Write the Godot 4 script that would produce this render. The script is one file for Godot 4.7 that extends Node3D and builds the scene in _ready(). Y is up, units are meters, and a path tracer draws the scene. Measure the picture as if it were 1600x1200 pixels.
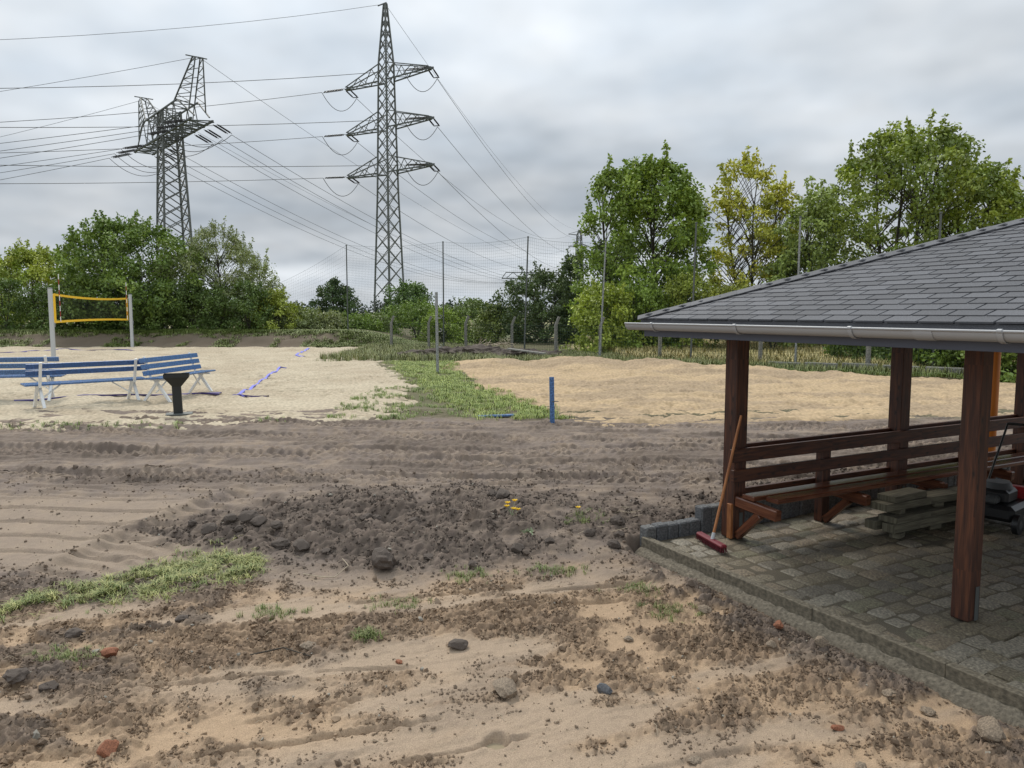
extends Node3D

# ---------------------------------------------------------------- helpers
class MB:
	var v := PackedVector3Array()
	var n := PackedVector3Array()
	var c := PackedColorArray()
	var t := PackedVector2Array()
	var i := PackedInt32Array()
	func quad(a: Vector3, b: Vector3, d: Vector3, e: Vector3, nr: Vector3, col := Color.WHITE, uvs := []):
		var k := v.size()
		v.append(a); v.append(b); v.append(d); v.append(e)
		for q in 4:
			n.append(nr); c.append(col)
			t.append(uvs[q] if uvs.size() == 4 else Vector2.ZERO)
		if (d - a).cross(b - a).dot(nr) >= 0.0:
			i.append_array([k, k + 1, k + 2, k, k + 2, k + 3])
		else:
			i.append_array([k, k + 2, k + 1, k, k + 3, k + 2])
	func tri(a: Vector3, b: Vector3, d: Vector3, nr: Vector3, col := Color.WHITE):
		var k := v.size()
		v.append(a); v.append(b); v.append(d)
		for q in 3:
			n.append(nr); c.append(col); t.append(Vector2(v[k + q].x + v[k + q].z, v[k + q].y))
		if (d - a).cross(b - a).dot(nr) >= 0.0:
			i.append_array([k, k + 1, k + 2])
		else:
			i.append_array([k, k + 2, k + 1])
	func box(at: Transform3D, s: Vector3, col := Color.WHITE):
		var h := s * 0.5
		for ax in 3:
			for sg in [-1.0, 1.0]:
				var m := Vector3.ZERO; m[ax] = sg
				var p := Vector3.ZERO; p[(ax + 1) % 3] = 1.0
				var r := Vector3.ZERO; r[(ax + 2) % 3] = 1.0
				quad(at * ((m - p - r) * h), at * ((m + p - r) * h), at * ((m + p + r) * h), at * ((m - p + r) * h), (at.basis * m).normalized(), col)
	func tube(pts: Array, r0: float, r1: float, sides := 6, col := Color.WHITE, closed := true):
		var k := v.size()
		var m: int = pts.size()
		var up := Vector3(0.31, 0.2, 0.93)
		var run := 0.0
		for j in m:
			var d: Vector3 = (pts[mini(j + 1, m - 1)] - pts[maxi(j - 1, 0)]).normalized()
			if absf(d.dot(up)) > 0.95:
				up = Vector3(0.9, 0.1, 0.3)
			var sx := d.cross(up).normalized()
			var sy := sx.cross(d).normalized()
			var r := lerpf(r0, r1, float(j) / maxf(1.0, m - 1.0))
			if j > 0:
				run += (pts[j] - pts[j - 1]).length()
			for q in sides:
				var a := TAU * q / sides
				var o := sx * cos(a) + sy * sin(a)
				v.append(pts[j] + o * r); n.append(o); c.append(col); t.append(Vector2(float(q) / sides * 0.3, run))
		for j in m - 1:
			for q in sides:
				var a := k + j * sides + q
				var b := k + j * sides + (q + 1) % sides
				i.append_array([a, b, b + sides, a, b + sides, a + sides])
		if closed:
			for e in [0, m - 1]:
				var ctr := v.size()
				var d: Vector3 = (pts[1] - pts[0]).normalized() * (-1.0 if e == 0 else 1.0)
				if e > 0:
					d = (pts[m - 1] - pts[m - 2]).normalized()
				v.append(pts[e]); n.append(d); c.append(col); t.append(Vector2.ZERO)
				for q in sides:
					v.append(v[k + e * sides + q]); n.append(d); c.append(col); t.append(Vector2.ZERO)
				for q in sides:
					if e == 0:
						i.append_array([ctr, ctr + 1 + (q + 1) % sides, ctr + 1 + q])
					else:
						i.append_array([ctr, ctr + 1 + q, ctr + 1 + (q + 1) % sides])
	func leaf(p: Vector3, d: Vector3, s: Vector3, col: Color):
		var k := v.size()
		var nr := d.cross(s).normalized()
		var flip := nr.y < 0.0
		if flip:
			nr = -nr
		v.append(p); v.append(p + d * 0.5 + s); v.append(p + d - nr * d.length() * 0.15); v.append(p + d * 0.45 - s)
		for q in 4:
			n.append(nr); c.append(col); t.append(Vector2.ZERO)
		if flip:
			i.append_array([k, k + 2, k + 1, k, k + 3, k + 2])
		else:
			i.append_array([k, k + 1, k + 2, k, k + 2, k + 3])
	func mesh() -> ArrayMesh:
		var a := []
		a.resize(Mesh.ARRAY_MAX)
		a[Mesh.ARRAY_VERTEX] = v; a[Mesh.ARRAY_NORMAL] = n; a[Mesh.ARRAY_COLOR] = c; a[Mesh.ARRAY_TEX_UV] = t; a[Mesh.ARRAY_INDEX] = i
		var m := ArrayMesh.new()
		m.add_surface_from_arrays(Mesh.PRIMITIVE_TRIANGLES, a)
		return m

var rng := RandomNumberGenerator.new()
var M := {}
var taken := {}
var box_cache := {}
var unit_box: BoxMesh

func numbered(called: String) -> String:
	if not taken.has(called):
		taken[called] = 0
		return called
	taken[called] += 1
	return called + "_%03d" % taken[called]

func tag(o: Node, label: String, category: String, group := "", kind := ""):
	if label != "": o.set_meta("label", label)
	if category != "": o.set_meta("category", category)
	if group != "": o.set_meta("group", group)
	if kind != "": o.set_meta("kind", kind)

func thing(called: String, label: String, category: String, at := Vector3.ZERO, turn := 0.0, group := "") -> Node3D:
	var o := Node3D.new()
	o.name = numbered(called)
	add_child(o)
	o.position = at
	o.rotation.y = turn
	tag(o, label, category, group)
	return o

func put(called: String, m: Mesh, material: Material, parent: Node = self, at := Transform3D.IDENTITY) -> MeshInstance3D:
	var o := MeshInstance3D.new()
	o.name = numbered(called) if parent == self else called
	o.mesh = m
	o.material_override = material
	o.transform = at
	parent.add_child(o, true)
	return o

func rf(a: float, b: float) -> float:
	return rng.randf_range(a, b)

func ss(a: float, b: float, x: float) -> float:
	var q := clampf((x - a) / (b - a), 0.0, 1.0)
	return q * q * (3.0 - 2.0 * q)

func table(xs: PackedFloat32Array, ys: PackedFloat32Array, x: float) -> float:
	if x <= xs[0]: return ys[0]
	for k in xs.size() - 1:
		if x < xs[k + 1]:
			return lerpf(ys[k], ys[k + 1], (x - xs[k]) / (xs[k + 1] - xs[k]))
	return ys[ys.size() - 1]

func cbox(s: Vector3, ch := 0.004) -> ArrayMesh:
	# a box with chamfered edges; uv in metres, v along the longest side
	var key := "%.3f %.3f %.3f %.4f" % [s.x, s.y, s.z, ch]
	if box_cache.has(key): return box_cache[key]
	var b := MB.new()
	var h := s * 0.5
	var lng := 0
	if s.y > s[lng]: lng = 1
	if s.z > s[lng]: lng = 2
	var off := Vector2(rf(0, 3), rf(0, 3))
	for ax in 3:
		var a1 := (ax + 1) % 3
		var a2 := (ax + 2) % 3
		for sg in [-1.0, 1.0]:
			var pts := []
			var uvs := []
			for q in [[-1.0, -1.0], [1.0, -1.0], [1.0, 1.0], [-1.0, 1.0]]:
				var p := Vector3.ZERO
				p[ax] = sg * h[ax]; p[a1] = q[0] * (h[a1] - ch); p[a2] = q[1] * (h[a2] - ch)
				pts.append(p)
				var vl: float = p[lng] if lng != ax else p[a1] * 0.3
				var uu: float = p[a1] if (a2 == lng) else p[a2]
				uvs.append(Vector2(uu + ax * 0.37 + sg * 0.11, vl) + off)
			var nr := Vector3.ZERO; nr[ax] = sg
			b.quad(pts[0], pts[1], pts[2], pts[3], nr, Color.WHITE, uvs)
			for sh in [-1.0, 1.0]:      # chamfer along axis a2 between faces ax and a1
				var e := []
				for q in [-1.0, 1.0]:
					var p1 := Vector3.ZERO; p1[ax] = sg * h[ax]; p1[a1] = sh * (h[a1] - ch); p1[a2] = q * (h[a2] - ch)
					var p2 := Vector3.ZERO; p2[ax] = sg * (h[ax] - ch); p2[a1] = sh * h[a1]; p2[a2] = q * (h[a2] - ch)
					e.append(p1); e.append(p2)
				var ne := Vector3.ZERO; ne[ax] = sg; ne[a1] = sh
				b.quad(e[0], e[1], e[3], e[2], ne.normalized(), Color.WHITE, [off, off + Vector2(ch, 0), off + Vector2(ch, s[a2]), off + Vector2(0, s[a2])])
	for sx in [-1.0, 1.0]:
		for sy in [-1.0, 1.0]:
			for sz in [-1.0, 1.0]:
				var g := Vector3(sx, sy, sz)
				b.tri(g * Vector3(h.x, h.y - ch, h.z - ch), g * Vector3(h.x - ch, h.y, h.z - ch), g * Vector3(h.x - ch, h.y - ch, h.z), g.normalized())
	var m := b.mesh()
	box_cache[key] = m
	return m

func along(a: Vector3, b: Vector3, side := Vector3.ZERO) -> Basis:
	var y := (b - a).normalized()
	var x := side
	if x == Vector3.ZERO or absf(x.normalized().dot(y)) > 0.98:
		x = Vector3(0, 1, 0) if absf(y.y) < 0.9 else Vector3(1, 0, 0)
	var z := x.cross(y).normalized()
	x = y.cross(z).normalized()
	return Basis(x, y, z)

func bar(parent: Node, called: String, a: Vector3, b: Vector3, w: float, d: float, material: Material, ch := 0.004, side := Vector3.ZERO) -> MeshInstance3D:
	return put(called, cbox(Vector3(w, (b - a).length(), d), ch), material, parent, Transform3D(along(a, b, side), (a + b) * 0.5))

func strut(parent: Node, called: String, a: Vector3, b: Vector3, w: float, material: Material):
	var bs := along(a, b)
	put(called, unit_box, material, parent, Transform3D(Basis(bs.x * w, bs.y * (b - a).length(), bs.z * w), (a + b) * 0.5))

# ---------------------------------------------------------------- textures and materials
func noise(freq: float, sd: int, type := FastNoiseLite.TYPE_SIMPLEX_SMOOTH, oct := 3) -> FastNoiseLite:
	var f := FastNoiseLite.new()
	f.noise_type = type
	f.frequency = freq
	f.seed = sd
	f.fractal_octaves = oct
	if oct <= 1: f.fractal_type = FastNoiseLite.FRACTAL_NONE
	return f

func grey_tex(size: int, freq: float, sd: int, lo: float, hi: float, oct := 5) -> ImageTexture:
	var im := noise(freq, sd, FastNoiseLite.TYPE_SIMPLEX_SMOOTH, oct).get_seamless_image(size, size)
	im.convert(Image.FORMAT_RGB8)
	for y in size:
		for x in size:
			var g := im.get_pixel(x, y).r
			g = lerpf(lo, hi, clampf((g - 0.5) * 1.5 + 0.5, 0.0, 1.0))
			im.set_pixel(x, y, Color(g, g, g))
	im.generate_mipmaps()
	return ImageTexture.create_from_image(im)

func normal_tex(size: int, freq: float, sd: int, strength: float) -> ImageTexture:
	var im := noise(freq, sd, FastNoiseLite.TYPE_SIMPLEX_SMOOTH, 5).get_seamless_image(size, size)
	im.bump_map_to_normal_map(strength)
	im.generate_mipmaps()
	return ImageTexture.create_from_image(im)

func wood_tex(sd: int, dark: Color, light: Color, knots: int) -> ImageTexture:
	var w := 256
	var h := 1024
	var im := Image.create(w, h, false, Image.FORMAT_RGB8)
	var fine := noise(0.25, sd, FastNoiseLite.TYPE_SIMPLEX_SMOOTH, 2)
	var broad := noise(0.02, sd + 1, FastNoiseLite.TYPE_SIMPLEX_SMOOTH, 3)
	var r := RandomNumberGenerator.new()
	r.seed = sd
	var ks := []
	for k in knots: ks.append(Vector2(r.randf_range(20, w - 20), r.randf_range(30, h - 30)))
	for y in h:
		for x in w:
			var px := float(x)
			var kd := 0.0
			for k in ks:
				var dx: float = x - k.x
				var dy: float = (y - k.y) * 0.45
				var q := dx * dx + dy * dy
				if q < 1600.0:
					kd = maxf(kd, exp(-q / 60.0))
					px += dx * exp(-q / 300.0) * 0.9
			var g := fine.get_noise_2d(px, y * 0.02) * 0.5 + broad.get_noise_2d(px * 1.4, y * 0.12) * 0.7 + 0.5
			g = clampf(g, 0.0, 1.0)
			im.set_pixel(x, y, dark.lerp(light, g).lerp(dark * 0.45, kd * 0.85))
	im.generate_mipmaps()
	return ImageTexture.create_from_image(im)

func plain(col: Color, rough := 0.8, metal := 0.0, tex: Texture2D = null, scale := 1.0, nt: Texture2D = null, ns := 1.0) -> StandardMaterial3D:
	var m := StandardMaterial3D.new()
	m.albedo_color = col.linear_to_srgb()
	m.roughness = rough
	m.metallic = metal
	if tex or nt:
		m.uv1_triplanar = true
		m.uv1_world_triplanar = true
		m.uv1_scale = Vector3.ONE * scale
	if tex: m.albedo_texture = tex
	if nt:
		m.normal_enabled = true
		m.normal_texture = nt
		m.normal_scale = ns
	return m

func make_materials():
	var grain := grey_tex(512, 0.03, 3, 0.62, 1.0)
	var fine := grey_tex(512, 0.09, 4, 0.55, 1.0, 3)
	var soft := grey_tex(512, 0.16, 7, 0.78, 1.0, 3)
	var bump := normal_tex(512, 0.05, 5, 6.0)
	var fbump := normal_tex(512, 0.12, 6, 5.0)
	M.earth = plain(Color(1, 1, 1), 0.95, 0.0, soft, 1.3, fbump, 0.22)
	M.earth.vertex_color_use_as_albedo = true
	M.sand = plain(Color(1, 1, 1), 0.95, 0.0, grey_tex(512, 0.045, 9, 0.80, 1.0, 5), 0.47, bump, 0.30)
	M.sand.vertex_color_use_as_albedo = true
	M.crumb = plain(Color(1, 1, 1), 0.95, 0.0, fine, 9.0)
	M.crumb.vertex_color_use_as_albedo = true
	var wt := wood_tex(11, Color(0.19, 0.10, 0.068), Color(0.40, 0.235, 0.145), 9)
	M.wood = StandardMaterial3D.new()
	M.wood.albedo_texture = wt
	M.wood.uv1_scale = Vector3(3.0, 0.7, 1)
	M.wood.roughness = 0.55
	var wt2 := wood_tex(23, Color(0.31, 0.175, 0.12), Color(0.48, 0.30, 0.21), 5)
	M.seat = StandardMaterial3D.new()
	M.seat.albedo_texture = wt2
	M.seat.uv1_scale = Vector3(3.0, 0.6, 1)
	M.seat.roughness = 0.27
	var wt3 := wood_tex(31, Color(0.30, 0.285, 0.235), Color(0.48, 0.46, 0.385), 3)
	M.oldwood = StandardMaterial3D.new()
	M.oldwood.albedo_texture = wt3
	M.oldwood.uv1_scale = Vector3(3.0, 0.8, 1)
	M.oldwood.roughness = 0.9
	var wt4 := wood_tex(41, Color(0.50, 0.30, 0.16), Color(0.70, 0.47, 0.28), 1)
	M.handle = StandardMaterial3D.new()
	M.handle.albedo_texture = wt4
	M.handle.roughness = 0.6
	M.shingle = []
	for k in 5:
		var g: float = [0.125, 0.145, 0.16, 0.18, 0.138][k]
		M.shingle.append(plain(Color(g * 0.97, g, g * 1.10), 0.72, 0.0, fine, 3.1, fbump, 0.5))
	M.fascia = plain(Color(0.085, 0.10, 0.14), 0.5)
	M.gutter = plain(Color(0.38, 0.39, 0.40), 0.42)
	M.stone = []
	for k in 6:
		var g2: Color = [Color(0.30, 0.255, 0.175), Color(0.25, 0.21, 0.14), Color(0.35, 0.31, 0.235), Color(0.26, 0.235, 0.15), Color(0.31, 0.25, 0.17), Color(0.23, 0.20, 0.15)][k]
		M.stone.append(plain(g2, 0.62, 0.0, grain, 2.6, bump, 1.0))
	M.joint = plain(Color(0.19, 0.16, 0.11), 0.95, 0.0, fine, 3.0, fbump, 1.0)
	M.concrete = plain(Color(0.24, 0.205, 0.145), 0.85, 0.0, grain, 1.7, fbump, 0.5)
	M.block = [plain(Color(0.17, 0.175, 0.18), 0.8, 0.0, grain, 2.5, bump, 0.8), plain(Color(0.21, 0.21, 0.205), 0.8, 0.0, grain, 2.2, bump, 0.8)]
	M.mortar = plain(Color(0.25, 0.215, 0.16), 0.95, 0.0, grain, 2.0, bump, 1.0)
	M.postgrey = plain(Color(0.36, 0.35, 0.31), 0.9, 0.0, grain, 1.5, fbump, 0.6)
	M.palegrey = plain(Color(0.48, 0.50, 0.51), 0.45)
	M.zinc = plain(Color(0.42, 0.45, 0.45), 0.5, 0.3, grain, 1.2)
	M.steel = plain(Color(0.20, 0.215, 0.20), 0.6, 0.2, grain, 0.4)
	M.darksteel = plain(Color(0.10, 0.11, 0.105), 0.6, 0.2)
	M.insul = plain(Color(0.022, 0.02, 0.02), 0.35)
	M.wire = plain(Color(0.07, 0.075, 0.08), 0.6, 0.3)
	M.blue = plain(Color(0.13, 0.27, 0.56), 0.22, 0.0, grain, 2.0)
	M.bluedark = plain(Color(0.055, 0.16, 0.44), 0.28, 0.0, grain, 2.0)
	M.white = plain(Color(0.80, 0.81, 0.80), 0.5)
	M.black = plain(Color(0.018, 0.02, 0.019), 0.45)
	M.blackplastic = plain(Color(0.012, 0.013, 0.014), 0.4)
	M.greyplastic = plain(Color(0.055, 0.058, 0.058), 0.5)
	M.yellow = plain(Color(0.85, 0.52, 0.02), 0.7)
	M.net = plain(Color(0.012, 0.014, 0.013), 0.8)
	M.greennet = plain(Color(0.02, 0.05, 0.03), 0.8)
	M.red = plain(Color(0.15, 0.01, 0.018), 0.5)
	M.bristle = plain(Color(0.09, 0.010, 0.014), 0.9)
	M.brightred = plain(Color(0.36, 0.018, 0.02), 0.45)
	M.orange = plain(Color(0.62, 0.20, 0.02), 0.42)
	M.ribbon = plain(Color(0.17, 0.18, 0.62), 0.7)
	M.ribbondark = plain(Color(0.05, 0.035, 0.16), 0.7)
	M.brick = plain(Color(0.42, 0.17, 0.09), 0.9, 0.0, grain, 6.0, bump, 1.0)
	M.tanrock = plain(Color(0.36, 0.28, 0.20), 0.9, 0.0, grain, 5.0, bump, 1.2)
	M.greyrock = plain(Color(0.15, 0.155, 0.165), 0.8, 0.0, grain, 5.0, bump, 1.2)
	M.clod = plain(Color(0.17, 0.135, 0.11), 0.95, 0.0, fine, 8.0, bump, 1.6)
	M.bark = plain(Color(0.10, 0.085, 0.065), 0.95, 0.0, grain, 3.0, bump, 1.0)
	M.palebark = plain(Color(0.17, 0.15, 0.11), 0.95, 0.0, grain, 3.0, bump, 1.0)
	M.leaf = StandardMaterial3D.new()
	M.leaf.vertex_color_use_as_albedo = true
	M.leaf.roughness = 0.55
	M.leaf.cull_mode = BaseMaterial3D.CULL_DISABLED
	M.leaf.backlight_enabled = true
	M.leaf.backlight = Color(0.52, 0.56, 0.11)
	M.grass = StandardMaterial3D.new()
	M.grass.vertex_color_use_as_albedo = true
	M.grass.roughness = 0.6
	M.grass.cull_mode = BaseMaterial3D.CULL_DISABLED
	M.grass.backlight_enabled = true
	M.grass.backlight = Color(0.15, 0.2, 0.05)
	M.farwood = StandardMaterial3D.new()
	M.farwood.vertex_color_use_as_albedo = true
	M.farwood.roughness = 0.9
	M.flower = plain(Color(0.80, 0.52, 0.01), 0.6)
	M.root = plain(Color(0.42, 0.35, 0.25), 0.8)
	M.palegreen = plain(Color(0.36, 0.43, 0.26), 0.7)
	M.water = plain(Color(0.30, 0.25, 0.17), 0.06)

# ---------------------------------------------------------------- terrain
const K := Vector2(1.30, -7.08)           # paved floor's corner, where both kerbs meet
var wdir := Vector2(0.8829, -0.4695)
var udir := Vector2(0.4695, 0.8829)
var n_low: FastNoiseLite
var n_mid: FastNoiseLite
var n_lump: FastNoiseLite
var n_cr: FastNoiseLite
var n_fine: FastNoiseLite
var n_patch: FastNoiseLite
var n_warp: FastNoiseLite
var gh := 0.0
var gc := Color()
var gk := 0.0        # how crumbly the ground is here
var g_dark := 0.0
const TAN := Color(0.475, 0.335, 0.212)
const PALE := Color(0.425, 0.327, 0.236)
const BROWN := Color(0.285, 0.198, 0.128)
const GREY := Color(0.225, 0.177, 0.145)
const DARK := Color(0.15, 0.115, 0.09)
const OLIVE := Color(0.12, 0.115, 0.045)
var tracks := []
# blade and bucket marks: from x, distance to x, distance; width, depth
const grooves := [[-1.75, 3.69, -0.30, 4.06, 0.016, 0.022], [-2.4, 4.38, -1.3, 4.60, 0.014, 0.02], [-1.5, 4.02, -0.8, 4.30, 0.016, 0.018], [-1.25, 4.60, -0.6, 4.68, 0.012, 0.018], [-0.2, 5.58, 1.15, 5.86, 0.02, 0.022], [-0.1, 5.26, 0.75, 5.46, 0.018, 0.02],
	[-0.6, 3.62, 0.15, 3.86, 0.014, 0.018], [0.1, 5.95, 1.25, 6.2, 0.02, 0.022], [-2.2, 5.25, -0.9, 5.5, 0.018, 0.016], [-1.3, 5.8, 0.1, 6.05, 0.018, 0.018], [0.3, 4.45, 1.2, 4.72, 0.018, 0.016], [0.5, 3.5, 1.5, 3.8, 0.02, 0.014], [-2.9, 3.55, -1.9, 3.8, 0.02, 0.018], [-3.4, 5.05, -2.3, 5.3, 0.018, 0.018], [0.9, 5.05, 1.7, 5.25, 0.018, 0.018]]

func ground_noises():
	n_low = noise(0.35, 1); n_mid = noise(1.3, 2, FastNoiseLite.TYPE_SIMPLEX_SMOOTH, 3)
	n_lump = noise(3.2, 3, FastNoiseLite.TYPE_SIMPLEX_SMOOTH, 4)
	n_cr = noise(13.0, 4, FastNoiseLite.TYPE_SIMPLEX_SMOOTH, 3)
	n_fine = noise(30.0, 5, FastNoiseLite.TYPE_SIMPLEX_SMOOTH, 2)
	n_patch = noise(0.75, 6, FastNoiseLite.TYPE_SIMPLEX_SMOOTH, 4)
	n_warp = noise(1.9, 8, FastNoiseLite.TYPE_SIMPLEX_SMOOTH, 3)
	# long wheel tracks over the levelled earth: distance, slope, bend, half width, depth, tread pitch
	tracks = [
		[8.95, -0.03, 0.004, 0.19, 0.035, 0.085], [9.75, -0.085, 0.003, 0.21, 0.038, 0.09],
		[10.35, 0.02, 0.002, 0.20, 0.028, 0.10], [11.05, -0.055, 0.003, 0.18, 0.030, 0.085],
		[11.55, -0.11, 0.002, 0.17, 0.020, 0.0], [12.05, -0.035, 0.0, 0.19, 0.026, 0.09]]

func court_mask(x: float, D: float) -> float:
	var nw := n_warp.get_noise_2d(x * 0.6, D * 0.6) * 0.5 + n_lump.get_noise_2d(x * 0.5, D * 0.5) * 0.25
	var near := table([-30.0, -8.0, -5.0, -2.0], [11.9, 11.75, 11.95, 12.8], x)
	var right := table([12.8, 15.0, 19.0, 24.0, 29.6, 38.6], [-1.9, -2.1, -2.6, -4.0, -5.5, -7.3], D)
	return minf(minf(D - near + nw * 0.5, right - x + nw * 1.0), 38.5 - D + nw * 0.4)

func field_mask(x: float, D: float) -> float:
	var nw := n_warp.get_noise_2d(x * 0.6 + 40.0, D * 0.6) * 0.5 + n_lump.get_noise_2d(x * 0.5, D * 0.5) * 0.2
	var left := table([12.2, 15.0, 19.0, 26.0], [1.15, 0.15, -1.1, -2.2], D)
	var near := table([0.0, 3.5, 8.0, 14.0], [12.25, 12.3, 12.9, 13.6], x)
	return minf(minf(D - near + nw * 0.4, x - left + nw * 0.7), field_far(x) - D + nw * 0.5)

func field_far(x: float) -> float:
	return table([-2.5, 0.0, 4.0, 9.0, 13.0, 20.0, 40.0], [26.5, 27.2, 26.4, 23.0, 20.6, 18.2, 12.0], x)

func terrain(x: float, z: float):
	var D := -z
	var h := -0.1 + 0.27 * ss(6.1, 8.9, D) + 0.19 * ss(8.5, 12.5, D)
	h += n_low.get_noise_2d(x, z) * 0.05
	var col := GREY
	var crumbly := 0.25
	var dk := 0.0
	if D < 14.5:
		var nw := n_warp.get_noise_2d(x, z)
		var lump := n_lump.get_noise_2d(x, z)
		var pt := n_patch.get_noise_2d(x, z)
		var cr := n_cr.get_noise_2d(x, z)
		var fi := n_fine.get_noise_2d(x, z)
		var lu := (x - K.x) * udir.x + (z - K.y) * udir.y
		var lw := (x - K.x) * wdir.x + (z - K.y) * wdir.y
		# dark fresh soil: the thrown-up bank
		var lo := table([-4.2, -3.0, -2.2, -1.1, 0.0, 1.2], [7.4, 7.05, 6.72, 6.42, 6.5, 6.75], x)
		var hi := table([-4.2, -3.2, -2.0, -0.5, 0.6, 1.4], [7.3, 7.9, 8.5, 8.75, 8.6, 8.3], x)
		dk = ss(lo - 0.12, lo + 0.22, D + nw * 0.28 + lump * 0.1) * (1.0 - ss(hi - 0.35, hi + 0.2, D + nw * 0.4 + lump * 0.2)) * (1.0 - ss(1.35, 1.75, x)) * (1.0 - 0.3 * ss(-0.2, 0.9, x + nw * 0.5))
		dk *= 1.0 - 0.75 * ss(0.05, 0.3, n_patch.get_noise_2d(x * 1.5 + 12.0, D * 2.2)) * ss(-1.6, 0.0, x + (D - 7.4) * 0.8)
		var heap := dk * lerpf(1.0, 0.45, ss(-0.3, 0.8, x)) * ss(lo, lo + 0.6, D) * (1.0 - ss(hi - 0.9, hi + 0.1, D))
		var behind := ss(-0.5, 0.1, lw) * (1.0 - ss(-0.16, -0.1, lu)) * (1.0 - ss(0.5, 1.0, -lu + nw * 0.3))
		dk = maxf(dk, behind)
		# slabs of darker earth lying about
		var spot := 0.0
		if D < 6.5: spot = ss(0.16, 0.34, n_patch.get_noise_2d(x * 1.1 + 31.0, z * 1.6)) * (1.0 - ss(5.6, 6.4, D)) * lerpf(0.75, 0.22, ss(-2.4, -0.6, x))
		spot = maxf(spot, exp(-pow((x + 2.9) / 0.75, 2) - pow((D - 4.55) / 0.32, 2)) * ss(-0.35, 0.1, nw + lump * 0.4))
		spot = maxf(spot, ss(-0.75, -0.35, lw + nw * 0.25) * (1.0 - ss(-0.26, -0.18, lw)) * ss(-0.3, 0.6, lu) * ss(-0.45, 0.0, lump + pt))
		spot = maxf(spot, exp(-pow((x + 3.5) / 0.9, 2) - pow((D - 6.05) / 0.3, 2)) * ss(-0.4, 0.2, lump + nw))
		if D > 8.4:
			spot = maxf(spot, ss(0.25, 0.5, n_patch.get_noise_2d(x * 0.5 + 9.0, z * 1.8)) * 0.6)
		var dark_all := clampf(maxf(dk, spot), 0.0, 1.0)
		# crumbly and smooth ground
		var q := D - 0.30 * x
		var smooth := 0.0
		if D < 6.9: smooth = ss(0.0, 0.3, n_patch.get_noise_2d(x * 0.55 + 70.0, q * 1.5))
		smooth = maxf(smooth, exp(-pow((x + 0.75) / 1.0, 2) - pow((q - 3.98) / 0.22, 2)))
		smooth = maxf(smooth, exp(-pow((x + 1.35) / 0.6, 2) - pow((D - 6.2) / 0.16, 2)))
		smooth = maxf(smooth, exp(-pow((x + 1.6) / 0.8, 2) - pow((D - 4.4) / 0.18, 2)) * 0.9)
		var leftslab := ss(-2.7, -3.4, x + (D - 7.2) * 0.45) * ss(6.4, 6.7, D) * (1.0 - ss(8.1, 8.5, D))
		smooth = maxf(smooth, leftslab)
		var fore := 1.0 - ss(6.2, 6.8, D)
		crumbly = fore * (1.0 - smooth) * ss(-0.45, 0.15, pt + lump * 0.5 + 0.15)
		crumbly = maxf(crumbly, dark_all * 0.9)
		crumbly = maxf(crumbly, (1.0 - fore) * 0.07 * (1.0 - leftslab))
		# relief
		h += heap * (0.055 + 0.075 * lump + 0.08 * nw)
		h += dark_all * (0.012 + 0.03 * absf(lump)) * fore
		h += crumbly * (ss(-0.02, 0.16, cr) * lerpf(0.024, 0.017, dk) + ss(-0.05, 0.12, fi) * 0.008 + cr * 0.008) + (1.0 - smooth) * lump * 0.012 + nw * 0.012 * fore
		h += spot * 0.012 + fore * smooth * 0.007 * ss(0.0, 0.08, n_lump.get_noise_2d(x * 0.5 + 20.0, q * 1.6))
		# blade marks in the foreground, straight thin ridges
		if D < 6.6:
			for gr in grooves:
				if x > gr[0] and x < gr[2]:
					var tt: float = (x - gr[0]) / (gr[2] - gr[0])
					var dd: float = D - lerpf(gr[1], gr[3], tt) + nw * 0.025
					if absf(dd) < 0.12:
						var en := ss(0.0, 0.12, tt) * (1.0 - ss(0.85, 1.0, tt)) * (0.6 + 0.5 * lump + 0.4)
						var gsm: float = gr[4]
						h -= exp(-pow(dd / gsm, 2)) * gr[5] * 1.5 * en
						h += exp(-pow((dd - gsm * 1.9) / (gsm * 0.9), 2)) * gr[5] * 0.55 * en
		var loose0 := 0.0
		# ruts with cleats climbing to the left of the bank
		var rd := Vector2(0.444, 0.896)
		var rp := Vector2(x + 3.75, D - 6.25)
		var ra := rp.dot(rd)
		var rs := rp.x * rd.y - rp.y * rd.x + 0.12 * sin(ra * 1.3)
		if absf(rs) < 0.6 and ra > -0.3 and ra < 2.7:
			var rm := (1.0 - ss(0.34, 0.5, absf(rs))) * ss(-0.3, 0.1, ra) * (1.0 - ss(2.2, 2.7, ra))
			var cl := sin((ra + 0.55 * rs * rs + nw * 0.03) * TAU / 0.20)
			h += rm * (-0.05 + 0.030 * ss(-0.4, 0.5, cl) + 0.012 * lump)
			loose0 = maxf(loose0, exp(-pow((absf(rs) - 0.45) / 0.08, 2)) * ss(-0.3, 0.1, ra) * (1.0 - ss(2.2, 2.7, ra)) * ss(-0.3, 0.2, lump + cr * 0.5))
			h += 0.03 * exp(-pow((absf(rs) - 0.47) / 0.09, 2)) * ss(-0.3, 0.1, ra) * (1.0 - ss(2.2, 2.7, ra))
			smooth = maxf(smooth, rm * 0.6)
		if leftslab > 0.05:
			var lp := fposmod(D * 2.9 + x * 0.10 + nw * 0.06, 1.0)
			h += leftslab * (0.018 * exp(-pow((lp - 0.56) / 0.05, 2)) - 0.022 * exp(-pow((lp - 0.46) / 0.05, 2)) + 0.006 * ss(0.2, 0.5, sin((x * 1.0 + D * 0.5) * 52.0)) * ss(0.1, 0.35, n_patch.get_noise_2d(x * 1.3, D * 1.1)))
		# wheel tracks across the levelled earth
		var loose := loose0
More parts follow.
